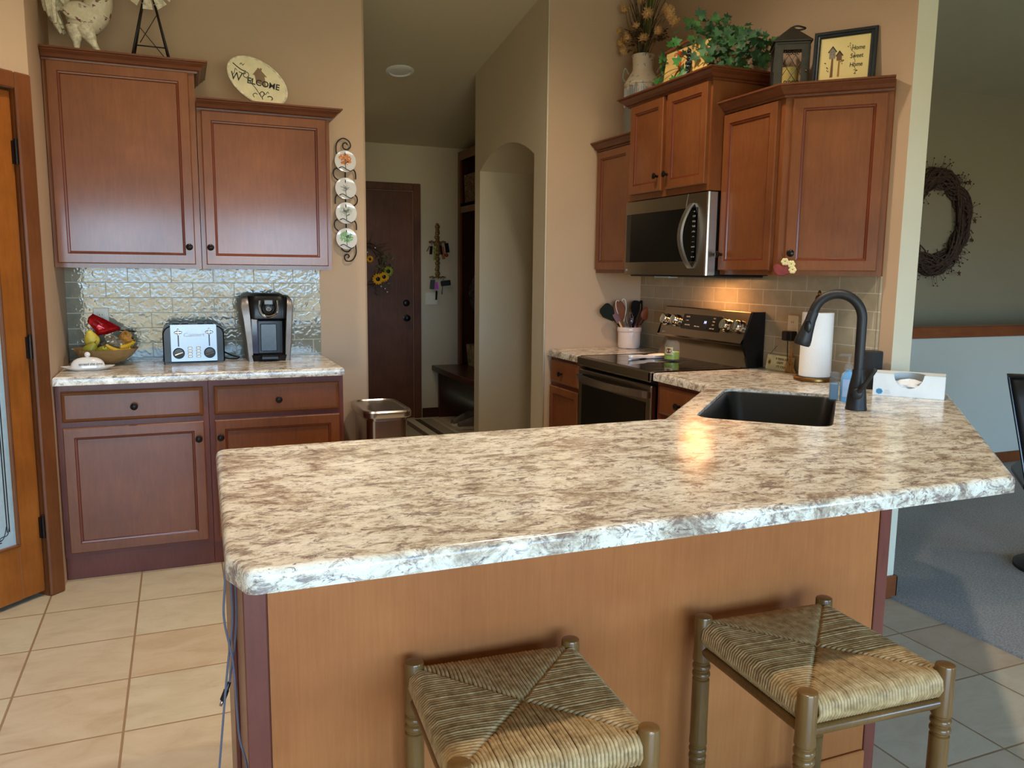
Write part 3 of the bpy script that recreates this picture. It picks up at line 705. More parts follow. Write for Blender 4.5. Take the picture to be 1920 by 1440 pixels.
# door fascia, slightly bowed front, profile in (x,y)
fp_ = [(0.0, 0.05)]+[(RW*u, -0.012*math.sin(PI*u)**0.6) for u in [k/16 for k in range(17)]]+[(RW, 0.05)]
fp_ = [(0.0, 0.05), (0.0, 0.006), (0.006, 0.0), (RW-0.012, 0.0), (RW-0.004, 0.003), (RW, 0.010), (RW, 0.05)]
b.prism(fp_, 1.366, 1.757); fas = b.build('front_fascia', 'steel_dark', t)
b = MB(); b.box(RW-0.0005, RW+0.001, 0.012, 0.052, 1.37, 1.755, 0.0); b.build('lit_side_face', 'steel_light', t)  # same fascia in brighter steel: the light on this side is put into the colour
b = MB(); b.box(0.018, 0.682, -0.002, 0.004, 1.432, 1.690, 0.001); b.build('glass_front', 'blackglass', fas)
b = MB(); b.tube(smoothpts([(0.60, -0.0012, 1.757), (0.588, -0.0012, 1.72), (0.584, -0.0012, 1.69)]), 0.0014, 6); b.build('door_seam', 'steel_light', fas)
rows = ['- o', '1 2 3', '4 5 6', '7 8 9', 'o 0 o', '- = -', '-- --', 'o o o', '-- --', 'o - o']
for i, rw in enumerate(rows): text('lettering', rw, 0.012, (0.655, -0.0026, 1.672-i*0.024), (math.radians(90), 0, 0), 'white_ink', fas, depth=0.0002)
b = MB(); L = []
for k in range(25):
    u = k/24; z = 1.400+u*0.310; out = -0.004-0.052*math.sin(PI*u)**0.75
    x = 0.640-0.02*math.sin(PI*u)
    L.append([(x-0.014, out-0.006, z), (x+0.014, out-0.006, z), (x+0.014, out+0.007, z), (x-0.014, out+0.007, z)])
b.rings(L, cap0=True, cap1=True); b.build('handle', 'steel_light', fas, sharp=0.9)
b = MB(); b.box(0.02, 0.74, 0.03, 0.36, 1.357, 1.368, 0.004); b.build('grease_filter', 'blackmatte', t)
b = MB(); b.box(0.28, 0.42, 0.02, 0.08, 1.352, 1.360, 0.003); b.build('lamp_lens', 'frosted', t)
text('emblem', '(o)', 0.014, (0.03, -0.0006, 1.392), (math.radians(90), 0, 0), 'white_ink', fas, depth=0.0003)

# ================================================================== BAR STOOLS
def rush_material():
    t = NT('woven_rush'); v = t.coord((1, 1, 1)); a = t.noise(v, 55, 4, 0.6); c = t.noise(v, 320, 2, 0.5)
    col = t.ramp(a, [(0.3, rgb(138, 110, 72)), (0.5, rgb(172, 144, 100)), (0.7, rgb(196, 170, 126))])
    t.set(Base_Color=col, Roughness=0.5); t.bump(c, 0.3, 0.001); return t.m
M['rush'] = rush_material()
def make_stool(label, loc, rz):
    t = thing('bar_stool', label, 'stool', loc, rz, group='rush seat bar stools')
    hx, hy, ht = 0.169, 0.176, 0.602
    for (sx, sy) in ((-1, 1), (1, 1), (1, -1), (-1, -1)):
        b = MB(); x, y = sx*hx, sy*hy
        pr = [(0.0155, 0.0), (0.0165, 0.02), (0.0185, 0.19)]
        def grooves(z):
            out = []
            for k in range(3):
                zz = z+k*0.018
                out += [(0.0195, zz-0.005), (0.0165, zz-0.002), (0.0165, zz+0.001), (0.0205, zz+0.005), (0.0208, zz+0.010)]
            return out
        pr += [(0.019, 0.235)]+grooves(0.250)+[(0.0195, 0.315), (0.0195, 0.44)]+grooves(0.455)+[(0.0195, 0.512), (0.0195, ht-0.004), (0.0185, ht-0.001), (0.0165, ht), (0.001, ht)]
        b.lathe(pr, 22, (x, y, 0)); b.build('leg', 'stoolwood', t, sharp=0.7)
    for (p, q) in (((-hx, hy), (hx, hy)), ((hx, hy), (hx, -hy)), ((hx, -hy), (-hx, -hy)), ((-hx, -hy), (-hx, hy))):
        b = MB(); b.cyl((p[0], p[1], 0.522), (q[0], q[1], 0.522), 0.0115, seg=14); b.build('rail', 'stoolwood', t)
        for z in ((0.11,) if p[1] == q[1] else (0.145,)):
            b = MB(); b.cyl((p[0], p[1], z), (q[0], q[1], z), 0.0095, seg=12); b.build('stretcher', 'stoolwood', t)
    # woven seat: cords in four triangles
    b = MB(); rnd = random.Random(3); N = 42; zt = 0.587
    ex, ey = 0.182, 0.190
    for side in range(4):
        A = (ex, ey) if side % 2 == 0 else (ey, ex)
        half = A[0]-0.030; edge = A[1]
        rot = Matrix.Rotation(side*PI/2, 4, 'Z')
        for i in range(N):
            s_ = -half+2*half*(i+0.5)/N; u = abs(s_)/half
            end = (A[1]-0.030)*u+0.003
            r = half/N*1.08
            sag = -0.006*(1-u)
            jit = rnd.uniform(-0.0006, 0.0006)
            w = 0.0020*math.sin(s_*30+side)
            pts = [(s_, -(edge-0.034), zt-0.052), (s_, -(edge-0.008), zt-0.046), (s_, -(edge), zt-0.030), (s_, -(edge-0.003), zt-0.012), (s_+jit, -(edge-0.014), zt-0.002+jit)]
            m = max(edge-0.02-end, 0.0)
            if m > 0.01:
                for k in (0.25, 0.5, 0.75, 1.0): pts.append((s_+jit+w*math.sin(PI*k), -(edge-0.014-m*k), zt+sag*k*0.6+jit))
            pts.append((s_+jit, -max(end-0.010, 0.0), zt-0.006+sag))
            b.tube([tuple(rot @ Vector(p)) for p in pts], r, 6)
    seat = b.build('woven_seat', 'rush', t, sharp=2.0)
    b = MB(); b.box(-ex+0.03, ex-0.03, -ey+0.03, ey-0.03, zt-0.045, zt-0.012); b.build('seat_core', 'rush', seat)
    return t
make_stool('bar stool with woven rush seat, left one in front of the peninsula', (1.073, -3.183, 0), math.radians(-3.8))
make_stool('bar stool with woven rush seat, right one nearest the carpet', (1.750, -3.208, 0), math.radians(-2.8))

# ================================================================== PHONE CABLES at the peninsula end
def cable(label, pts, r=0.0022, conn=None, mat='cable'):
    b = MB(); b.tube(smoothpts(pts, 8), r, 7); o = thing('charging_cable', label, 'cable', (0.572, -2.9, 0.876), group='charging cables')
    c = b.build('cord', mat, o)
    if conn:
        b = MB(); p, q = Vector(conn[0]), Vector(conn[1]); b.tube([p, p+(q-p)*0.4, p+(q-p)*0.45, q], [0.0035, 0.0042, 0.0056, 0.0056], 10); c2 = b.build('plug', 'black', o)
        b = MB(); d = (q-p).normalized(); b.cyl(q, q+d*0.012, 0.0030, seg=8); b.build('tip', 'steel_light', c2)
M['cable'] = plain('blue_grey_cord', rgb(92, 92, 104), 0.5)
X0 = 0.572
cable('longer grey charging cable hanging off the end of the peninsula countertop', [(0.004, 0, 0.0), (-0.002, 0, -0.10), (-0.006, 0, -0.17), (0.007, 0, -0.26), (0.011, 0, -0.36), (0.014, -0.004, -0.42), (0.026, -0.01, -0.49), (0.022, -0.01, -0.60), (-0.01, 0.0, -0.70)])
cable('grey charging cable with a black plug, hanging off the peninsula end', [(0.007, 0.01, 0.0), (0.009, 0.01, -0.10), (0.009, 0.01, -0.182), (-0.002, 0.01, -0.268), (-0.012, 0.01, -0.355), (-0.025, 0.01, -0.476), (-0.04, 0.01, -0.62)])
cable('short grey cable end with a metal connector, beside the peninsula corner stile', [(0.016, 0.02, 0.0), (0.018, 0.02, -0.15), (0.014, 0.02, -0.22), (0.0, 0.02, -0.31)], conn=((0.0, 0.02, -0.31), (-0.014, 0.02, -0.345)))
# ================================================================== LEFT COUNTER ITEMS
CT = 0.9142
# toaster
t = thing('toaster', 'four-slot stainless toaster with black ends on the left counter', 'toaster', (0.567, -0.185, CT), math.radians(1))
b = MB()
pf = rpoly([(-0.140, 0.006), (0.140, 0.006), (0.140, 0.186), (-0.140, 0.186)], [0.01, 0.01, 0.045, 0.045], 6)
ls = []
for y, d in ((-0.080, 0.006), (-0.085, 0.0), (0.13, 0.0), (0.14, 0.006)):
    ls.append([(x, y, z) for x, z in offset_poly(pf, d)])
b.rings(ls, cap0=True, cap1=True, smooth=True); b.build('body', 'black', t)
b = MB()
pts = [(-0.104, 0.012), (0.104, 0.012), (0.104, 0.190), (-0.104, 0.190)]
b.prism_axis(rpoly(pts, [0.002, 0.002, 0.004, 0.004], 2), -0.089, 0.10, 'y'); b.build('steel_wrap', 'steel_toaster', t)
b = MB(); b.box(-0.132, 0.132, -0.082, 0.12, 0.0, 0.010); b.build('base', 'black', t)
for sx in (-0.078, -0.036, 0.036, 0.078):
    b = MB(); b.box(sx-0.016, sx+0.016, -0.05, 0.09, 0.1885, 0.1945, 0.003); b.box(sx-0.013, sx+0.013, -0.047, 0.087, 0.194, 0.1952); b.build('slot', 'black', t)
for sx in (-0.070, 0.070):
    b = MB(); b.box(sx-0.0028, sx+0.0028, -0.0905, -0.088, 0.085, 0.172); b.build('lever_slot', 'black', t)
    b = MB(); b.box(sx-0.018, sx+0.018, -0.108, -0.089, 0.148, 0.160, 0.004); b.box(sx-0.004, sx+0.004, -0.106, -0.089, 0.138, 0.172, 0.003); b.build('lever', 'chrome', t)
    b = MB(); b.lathe([(0.0265, 0.0), (0.0265, -0.004), (0.023, -0.008), (0.023, -0.016), (0.001, -0.017)], 32, (sx, -0.089, 0.052), axis='y'); dl = b.build('dial', 'black', t)
    b = MB(); b.box(-0.020, 0.020, -0.112, -0.104, -0.0035, 0.0035, 0.002); b.build('dial_grip', 'chrome', dl, loc=(sx, 0, 0.052), rot=(0, math.radians(-20), 0))
for ix in (-0.019, 0.019):
    for k in range(4):
        b = MB(); b.box(ix-0.010, ix+0.010, -0.0935, -0.089, 0.030+k*0.014, 0.040+k*0.014, 0.002); b.build('button', 'steel_dark', t)
text('lettering', 'Cuisinart', 0.026, (0.0, -0.0896, 0.140), (PI/2, 0, 0), plain('grey_script', rgb(150, 152, 156), 0.4), t, depth=0.0002, shear=0.25)
b = MB(); b.tube(smoothpts([(0.13, 0.06, 0.012), (0.19, 0.02, 0.006), (0.22, 0.06, 0.010), (0.19, 0.13, 0.012), (0.15, 0.17, 0.03)]), 0.0035, 8); b.build('power_cord', 'black', t)

# coffee maker
t = thing('coffee_maker', 'black and silver single-cup coffee maker on the left counter', 'coffee maker', (0.921, -0.185, CT), math.radians(0))
b = MB()
def cl(w, y0, y1, z, r): return [(x, y, z) for x, y in rpoly([(-w, y0), (w, y0), (w, y1), (-w, y1)], r, 5)]
b.rings([cl(0.090, -0.082, 0.13, 0.0, 0.03), cl(0.092, -0.088, 0.135, 0.03, 0.03), cl(0.088, -0.060, 0.135, 0.040, 0.03), cl(0.088, -0.060, 0.135, 0.20, 0.03), cl(0.096, -0.088, 0.135, 0.215, 0.035), cl(0.100, -0.092, 0.135, 0.285, 0.04), cl(0.096, -0.075, 0.13, 0.325, 0.05), cl(0.07, -0.03, 0.10, 0.338, 0.05)], cap0=True, cap1=True, smooth=True)
b.build('body', 'black', t, sharp=0.7)
for s_ in (-1, 1):
    b = MB(); L = []
    for z, xo, xi, yf, yb in ((0.0, 0.103, 0.078, -0.070, 0.12), (0.10, 0.112, 0.082, -0.074, 0.13), (0.22, 0.125 if s_ < 0 else 0.119, 0.088, -0.080, 0.13), (0.275, 0.134 if s_ < 0 else 0.124, 0.092, -0.074, 0.13), (0.312, 0.126 if s_ < 0 else 0.116, 0.095, -0.058, 0.12), (0.328, 0.112 if s_ < 0 else 0.104, 0.094, -0.03, 0.10)):
        L.append([(s_*xi, yf-0.006, z), (s_*(xo-0.006), yf-0.004, z), (s_*xo, yf+0.006, z), (s_*xo, yb, z), (s_*xi, yb, z)])
    b.rings(L, cap0=True, cap1=True, smooth=True); b.build('side_panel', 'silver_plastic', t, sharp=0.7)
b = MB(); b.box(-0.040, 0.040, -0.0665, -0.058, 0.048, 0.188, 0.004); b.build('cup_recess', plain('slate_plastic', rgb(58, 66, 74), 0.25), t)
b = MB(); b.box(-0.046, 0.046, -0.112, -0.085, 0.006, 0.032, 0.008); b.build('drip_tray', 'black', t)
b = MB(); P = [(-0.042, -0.098, 0.305), (-0.044, -0.101, 0.275), (-0.038, -0.104, 0.245), (-0.020, -0.106, 0.230), (0, -0.107, 0.226), (0.020, -0.106, 0.230), (0.038, -0.104, 0.245), (0.044, -0.101, 0.275), (0.042, -0.098, 0.305)]
b.tube(smoothpts(P, 5), 0.0065, 10); b.build('handle_ring', 'chrome', t)
b = MB(); b.ball((0, -0.088, 0.268), 0.036, 20, 12, sy=0.5, sz=1.15); b.build('brew_head', 'black', t)
b = MB(); b.box(-0.021, 0.021, -0.1075, -0.098, 0.284, 0.308, 0.003); b.build('button_panel', plain('grey_buttons', rgb(92, 98, 100), 0.3), t)
b = MB(); b.tube([(0.011*math.cos(a), -0.1075, 0.262+0.008*math.sin(a)) for a in [2*PI*k/20 for k in range(20)]], 0.0008, 5, closed=True); b.build('emblem', 'white_ink', t)
text('lettering', 'KEURIG', 0.0055, (0, -0.1082, 0.262), (PI/2, 0, 0), 'white_ink', t, depth=0.0002)
b = MB(); b.rings([cl(0.020, -0.073, -0.02, 0.04, 0.008), cl(0.020, -0.073, -0.02, 0.232, 0.008)], cap0=True, cap1=True); b.build('water_window', plain('smoky_plastic', rgb(62, 66, 84), 0.1), t, loc=(-0.068, -0.004, 0))

# bowl with fruit and bags
t = thing('bowl', 'wide tan ceramic bowl holding fruit in the counter corner', 'bowl', (0.176, -0.190, CT))
b = MB(); b.lathe([(0.045, 0.0), (0.052, 0.002), (0.085, 0.018), (0.118, 0.045), (0.143, 0.076), (0.146, 0.079), (0.141, 0.078), (0.112, 0.048), (0.078, 0.022), (0.02, 0.010), (0.001, 0.010)], 40)
b.build('bowl_body', plain('tan_glaze', rgb(148, 116, 72), 0.2, coat=0.4), t)
def banana(label, loc, rot, s=1.0):
    b = MB(); P = []; R_ = []
    for k in range(15):
        u = k/14; a = -0.85+1.7*u; P.append((0.085*math.sin(a)*s, 0, -0.085*math.cos(a)*s+0.06)); R_.append(s*0.0155*(0.30+0.70*math.sin(PI*min(max(u*1.05, 0.02), 0.98))**0.5))
    b.tube(P, R_, 10); t = thing('banana', label, 'fruit', loc, rot=rot); b.build('flesh', plain('banana_yellow', rgb(214, 172, 52), 0.4, var=0.12, scale=25), t)
    b = MB(); b.tube([P[-1], (P[-1][0]+0.008*s, 0, P[-1][2]+0.018*s)], [0.005*s, 0.004*s], 8); b.build('stem', plain('banana_stem', rgb(96, 92, 42), 0.6), t)
banana('yellow banana at the front right of the fruit bowl', (0.235, -0.235, CT+0.085), (0.3, 0.1, -0.5))
banana('yellow banana behind the front one in the fruit bowl', (0.245, -0.185, CT+0.095), (0.5, -0.15, -0.25), 0.95)
def pear(label, loc, rot, col=rgb(150, 142, 44)):
    t = thing('pear', label, 'fruit', loc, rot=rot)
    b = MB(); b.lathe([(0.001, 0), (0.018, 0.003), (0.032, 0.020), (0.034, 0.036), (0.026, 0.055), (0.016, 0.072), (0.010, 0.082), (0.001, 0.085)], 20); b.build('flesh', plain('pear_green', col, 0.45, var=0.15, scale=30), t)
    b = MB(); b.tube([(0, 0, 0.083), (0.003, 0.002, 0.10)], 0.0018, 6); b.build('stem', 'casing', t)
pear('green pear at the left end of the fruit bowl', (0.10, -0.215, CT+0.045), (0.5, 0.5, 0))
pear('green pear in the middle of the fruit bowl', (0.165, -0.24, CT+0.042), (0.9, 0.3, 0))
pear('yellow pear on top at the back left of the fruit bowl', (0.125, -0.165, CT+0.085), (0.3, -0.2, 0), rgb(206, 186, 70))
M['film'] = plain('clear_film', rgb(196, 190, 170), 0.18, trans=0.75, var=0.1, scale=14)
def crumple(mb, c, r, sz, seed, seg=18, rg=12, amp=0.22):
    rn = random.Random(seed); ph = [(rn.uniform(2, 7), rn.uniform(2, 7), rn.uniform(0, 6)) for _ in range(5)]; L = []
    for i in range(rg+1):
        a = -PI/2+PI*i/rg; ring = []
        for k in range(seg):
            q = 2*PI*k/seg; d = 1+amp*sum(math.sin(p[0]*a+p[1]*q+p[2]) for p in ph)/2.2*abs(math.cos(a))
            ring.append((c[0]+r[0]*d*math.cos(a)*math.cos(q), c[1]+r[1]*d*math.cos(a)*math.sin(q), c[2]+r[2]*math.sin(a)*(1+0.2*math.sin(3*q+seed))))
        L.append(ring)
    mb.rings(L, smooth=False, cap0=True, cap1=True)
b = MB(); crumple(b, (0, 0, 0), (0.040, 0.035, 0.036), 1, 4); o = b.build('produce_bag', 'film', loc=(0.205, -0.165, CT+0.098)); tag(o, 'crumpled clear plastic bag in the middle of the fruit bowl', 'bag')
b = MB(); crumple(b, (0, 0, 0), (0.034, 0.03, 0.042), 1, 9); o = b.build('bread_bag', plain('amber_film', rgb(190, 140, 70), 0.2, var=0.2, scale=20, trans=0.3), loc=(0.262, -0.145, CT+0.108)); tag(o, 'amber bag bunched up at the back right of the fruit bowl', 'bag')
# red snack bag standing up out of the bowl
t = thing('snack_bag', 'folded shiny red snack bag standing above the fruit bowl', 'bag', (0.145, -0.135, CT+0.100), math.radians(4))
b = MB(); rn = random.Random(5)
P0 = [(-0.045, -0.005), (-0.020, 0.030), (-0.012, 0.055), (-0.045, 0.100), (-0.040, 0.122), (-0.020, 0.140), (0.035, 0.110), (0.100, 0.070), (0.095, 0.062), (0.040, 0.040), (0.0, 0.035)]
nx = len(P0); cx_ = sum(p[0] for p in P0)/nx; cz_ = sum(p[1] for p in P0)/nx
L = []
for y, sc_ in ((0.0, 1.0), (-0.010, 0.86), (-0.018, 0.55), (-0.014, 0.25)): L.append([(cx_+(p[0]-cx_)*sc_+rn.uniform(-.003, .003)*(sc_ < 1), y+rn.uniform(-.004, .004)*(sc_ < 1), cz_+(p[1]-cz_)*sc_+rn.uniform(-.003, .003)*(sc_ < 1)) for p in P0])
b.rings(L, cap1=True); L2 = [[(p[0], -p[1], p[2]) for p in q] for q in L]; b.rings(L2, cap1=True)
b.build('foil', plain('red_foil', rgb(176, 20, 26), 0.22, 0.3, var=0.25, scale=30), t)
for i, (x, y, z, dz, lb) in enumerate(((0.285, -0.12, 0.150, 0.0, 'upper'), (0.27, -0.13, 0.118, -0.004, 'lower'))):
    t = thing('pen', 'dark pen sticking out right of the fruit bowl, %s of two' % lb, 'pen', (x, y, CT+z))
    b = MB(); b.cyl((-0.09, 0.02, 0.012+dz), (0.02, 0, 0), 0.0038, seg=10); b.build('barrel', 'black', t)
    b = MB(); b.cyl((0.018, 0, 0), (0.030, -0.002, -0.001), 0.0042, 0.0025, seg=10); b.build('cap', 'steel_light' if i == 0 else 'black', t)
# butter dish
t = thing('butter_dish', 'white butter dish with domed lid and script lettering', 'dish', (0.117, -0.402, CT), math.radians(3))
b = MB(); pl_ = [(0.103*math.cos(a)*(1+0.06*math.cos(4*a)), 0.052*math.sin(a)*(1-0.12*math.cos(4*a))) for a in [2*PI*k/40 for k in range(40)]]
def sc2(s_, z): return [(x*s_, y*s_, z+(0.005*(abs(x)/0.1)**2)*(s_ > 0.9)) for x, y in pl_]
b.rings([sc2(0.62, 0.0), sc2(0.80, 0.004), sc2(1.0, 0.012), sc2(1.0, 0.014), sc2(0.80, 0.008), sc2(0.6, 0.006)], cap0=True, cap1=True, smooth=True); b.build('tray', 'porcelain', t)
b = MB(); dm = [(0.071*abs(math.cos(a))**0.7*(1 if math.cos(a) > 0 else -1), 0.036*abs(math.sin(a))**0.7*(1 if math.sin(a) > 0 else -1)) for a in [2*PI*k/36 for k in range(36)]]
L = [[(x*s_, y*s_, z) for x, y in dm] for s_, z in ((1.0, 0.009), (0.99, 0.018), (0.93, 0.033), (0.80, 0.045), (0.58, 0.054), (0.3, 0.058), (0.05, 0.059))]
b.rings(L, cap0=True, cap1=True, smooth=True); b.ball((0, 0, 0.070), 0.0125, 16, 10); b.cyl((0, 0, 0.055), (0, 0, 0.064), 0.006); b.build('lid', 'porcelain', t)
text('lettering', 'spread the love', 0.0155, (0.012, -0.0360, 0.030), (math.radians(74), 0, 0), 'black_ink', t, depth=0.0004, shear=0.2)
# outlets
def outlet(label, loc, rz, toggles=0, duplex=True, w=0.07, h=0.115, name='outlet_plate'):
    t = thing(name, label, 'outlet' if duplex else 'light switch', loc, rz)
    b = MB(); b.box(-w/2, w/2, -0.006, 0.0, -h/2, h/2, 0.003); b.build('plate', 'cream_paint', t)
    if duplex:
        for z in (-0.024, 0.024):
            b = MB(); b.box(-0.015, 0.015, -0.0075, -0.005, z-0.014, z+0.014, 0.003); p = b.build('socket', 'cream_paint', t)
            b = MB(); b.box(-0.007, -0.005, -0.0082, -0.0074, z-0.004, z+0.005); b.box(0.005, 0.007, -0.0082, -0.0074, z-0.004, z+0.005); b.build('slots', 'black', p)
    for k in range(toggles):
        x = (k-(toggles-1)/2)*0.046; b = MB(); b.box(x-0.005, x+0.005, -0.016, -0.005, -0.010, 0.008, 0.002); b.build('toggle', 'cream_paint', t)
outlet('cream outlet plate on the glossy tile behind the red snack bag', (0.150, -0.0095, 1.118), 0)
outlet('cream outlet plate on the tile left of the paper towels', (3.1935, -1.452, 1.128), ML)
outlet('double light switch plate on the hall wall beside the door', (2.679, 2.781, 1.117), 0, toggles=2, duplex=False, w=0.116, name='switch_plate')

# ================================================================== TOP OF THE LEFT CABINETS
# rooster
t = thing('rooster_figurine', 'distressed white rooster figurine on the taller left cabinet', 'figurine', (0.160, -0.285, 2.3095), math.radians(0))
def rooster_mat():
    m = NT('chippy_rooster'); v = m.coord(); a = m.noise(v, 34, 3, 0.5, 0.6); c2 = m.noise(v, 120, 3)
    c = m.ramp(a, [(0.40, rgb(216, 204, 172)), (0.56, rgb(228, 218, 192)), (0.61, rgb(138, 96, 82)), (0.7, rgb(120, 70, 60))])
    m.set(Base_Color=c, Roughness=0.6); m.bump(c2, 0.6, 0.004); return m.m
M['rooster'] = rooster_mat()
M['rooster_pale'] = plain('chippy_cream', rgb(220, 210, 182), 0.6, var=0.15, scale=60, bump=0.3)
b = MB()
b.tube(smoothpts([(-0.035, 0, 0.150), (-0.005, 0, 0.140), (0.045, 0, 0.165), (0.075, 0, 0.215), (0.082, 0, 0.275), (0.070, 0, 0.335), (0.062, 0, 0.385)], 6),
       [0.040+0.035*min(1, k/9) if k < 10 else 0.075-0.045*((k-9)/27)**0.9 for k in range(37)], 18)
b.ball((0.066, 0, 0.395), 0.034, 14, 10, sx=1.1)
b.build('body', 'rooster', t)
b = MB(); b.tube([(0.095, 0, 0.392), (0.13, 0, 0.385)], [0.012, 0.002], 8); b.build('beak', 'lightwood', t)
b = MB(); L = [[(0.030+0.072*k/9, y, 0.420+(0.028 if k % 2 else 0.008)*math.sin(PI*(k+1)/11)) for k in range(10)]+[(0.030+0.072*(9-k)/9, y, 0.405) for k in range(10)] for y in (-0.006, 0.006)]
b.rings(L, cap0=True, cap1=True); b.build('comb', plain('rust_red', rgb(120, 52, 42), 0.6), t)
rn = random.Random(11); b = MB()
for k in range(36):
    f_ = k/35; yy = rn.uniform(-0.035, 0.035); h_ = rn.uniform(0.9, 1.1)
    root = (-0.040, yy*0.4, 0.165+0.05*(1-f_))
    mid = (-0.075-0.03*rn.random(), yy, (0.335-0.140*f_)*h_)
    far = (-0.118-0.020*rn.random()+0.03*f_, yy*1.3, (0.280-0.13*f_)*h_)
    end = (-0.132+0.055*f_+0.02*rn.random(), yy*1.5, 0.150-0.085*f_+0.03*rn.random())
    P = smoothpts([root, mid, far, end], 4); n = len(P)
    b.tube(P, [0.005+0.0135*math.sin(PI*(i+0.3)/n)**0.7 for i in range(n)], 6, flat=0.7)
b.build('tail_feathers', 'rooster_pale', t)
for sy in (-1, 1):
    b = MB(); b.ball((0.0, sy*0.060, 0.165), 0.055, 14, 10, sx=1.15, sy=0.3, sz=0.75); b.build('wing', 'rooster', t)
for (fx, tx) in ((-0.018, -0.018), (0.020, 0.064)):
    b = MB(); sy = -0.02 if fx < 0 else -0.032
    b.tube([(fx, sy, 0.110), (fx+(tx-fx)*0.35, sy, 0.070), (fx+(tx-fx)*0.7, sy, 0.040), (tx, sy, 0.016)], [0.040, 0.028, 0.015, 0.011], 12)
    for a in (-0.5, 0.0, 0.5): b.tube([(tx, sy, 0.014), (tx+0.034*math.cos(a), sy-0.02*math.sin(a), 0.004)], [0.009, 0.004], 8)
    b.tube([(tx, sy, 0.012), (tx-0.022, sy, 0.004)], [0.008, 0.003], 8); b.build('leg', 'rooster_pale', t)
# windmill
t = thing('windmill_decoration', 'black metal windmill stand with white tin blades on the taller left cabinet', 'decoration', (0.440, -0.265, 2.3095))
top = (0.0, 0.0, 0.34)
for sx, sy in ((-1, -1), (1, -1), (1, 1), (-1, 1)):
    b = MB(); r_ = 0.0055 if sy < 0 else 0.004; b.tube([(sx*0.078, sy*0.062, 0.0), (sx*0.008, sy*0.008, 0.33)], r_, 6); b.build('leg', 'iron', t)
b = MB(); b.tube([(-0.066, -0.053, 0.055), (0.066, -0.053, 0.055)], 0.003, 6); b.build('crossbar', 'iron', t)
b = MB(); b.tube([(-0.050, -0.030, 0.15), (0.062, 0.052, 0.03)], 0.0018, 6); b.tube([(0.030, -0.02, 0.20), (-0.045, 0.04, 0.09)], 0.0018, 6); b.build('brace', 'iron', t)
wh = (0.0, -0.03, 0.325)
for k in range(10):
    a = 2*PI*k/10+0.25
    b = MB(); c_, s_ = math.cos(a), math.sin(a)
    def bp(r_, w, y): return (wh[0]+r_*c_-w*s_, wh[1]+y, wh[2]+r_*s_+w*c_)
    b.rings([[bp(0.030, -0.007, 0.002), bp(0.030, 0.007, -0.004), bp(0.105, 0.024, -0.010), bp(0.105, -0.024, 0.004)], [bp(0.030, -0.007, 0.0035), bp(0.030, 0.007, -0.0025), bp(0.105, 0.024, -0.0085), bp(0.105, -0.024, 0.0055)]], cap0=True, cap1=True)
    b.build('blade', 'rooster_pale', t)
b = MB(); b.tube([(wh[0]+0.085*math.cos(a), wh[1], wh[2]+0.085*math.sin(a)) for a in [2*PI*k/32 for k in range(32)]], 0.0015, 6, closed=True)
b.lathe([(0.012, -0.01), (0.012, 0.03)], 16, wh, axis='y'); b.build('wheel_rim', 'galv', t)
# welcome plaque
t = thing('welcome_plaque', 'oval cream WELCOME plaque leaning on the shorter left cabinet', 'plaque', (0.905, -0.270, 2.1505), 0, rot=(math.radians(-8), 0, 0))
T0 = Matrix.Rotation(math.radians(33), 4, 'Y')
def op(a, b_, w=0.152, h=0.098): 
    v = T0 @ Vector((w*a, 0, h*b_)); return (v.x, v.z+0.118)
out = [op(math.cos(2*PI*k/48), math.sin(2*PI*k/48)) for k in range(48)]
hs_ = [(-0.021, 0.128), (0.024, 0.113), (0.019, 0.160), (0.031, 0.158), (0.006, 0.186), (0.008, 0.200), (-0.001, 0.201), (-0.002, 0.194), (-0.010, 0.202), (-0.036, 0.166), (-0.027, 0.164)]
hs_ = [(x+0.018-0.004, z-0.018) for x, z in hs_]
b = MB(); F0 = [b.v((x, -0.012, z)) for x, z in out]; F1 = [b.v((x, 0.0, z)) for x, z in out]; H0 = [b.v((x, -0.012, z)) for x, z in hs_]; H1 = [b.v((x, 0.0, z)) for x, z in hs_]
for A, B in ((F0, F1), (H0, H1)):
    for j in range(len(A)): b.f([A[j], A[(j+1) % len(A)], B[(j+1) % len(A)], B[j]])
for A, B in ((F0, H0), (F1, H1)):
    ed = []
    for ring in (A, B):
        for j in range(len(ring)): ed.append(b.bm.edges.get((ring[j], ring[(j+1) % len(ring)])) or b.bm.edges.new((ring[j], ring[(j+1) % len(ring)])))
    bmesh.ops.triangle_fill(b.bm, use_beauty=True, edges=ed)
b.build('plate', plain('plaque_cream', rgb(216, 206, 166), 0.6, var=0.05, scale=18), t)
b = MB(); b.tube([(op(math.cos(2*PI*k/48)*0.97, math.sin(2*PI*k/48)*0.96)[0], -0.010, op(math.cos(2*PI*k/48)*0.97, math.sin(2*PI*k/48)*0.96)[1]) for k in range(48)], 0.005, 6, closed=True); b.build('rim', 'rooster_pale', t)
tl = math.radians(9)
text('letter_w', 'W', 0.056, (-0.097, -0.0128, 0.130), (PI/2, tl, 0), 'black_ink', t, depth=0.0008, sx=0.9)
text('lettering', 'ELCOME', 0.040, (0.026, -0.0128, 0.106), (PI/2, tl, 0), 'black_ink', t, depth=0.0008, sx=1.0, space=1.0, offset=0.0006)
b = MB(); yk = -0.0128
def ink(P, r=0.0013): b.tube([(x, yk, z) for x, z in smoothpts([(p[0], p[1], 0) for p in P], 4) for z in [z]] if False else [(q[0], yk, q[1]) for q in smoothpts([(p[0], p[1], 0) for p in P], 4)], r, 5)
ink([(-0.110, 0.195), (-0.090, 0.178), (-0.070, 0.165), (-0.052, 0.160)], 0.0022); ink([(-0.085, 0.155), (-0.065, 0.148), (-0.052, 0.150)], 0.0018)
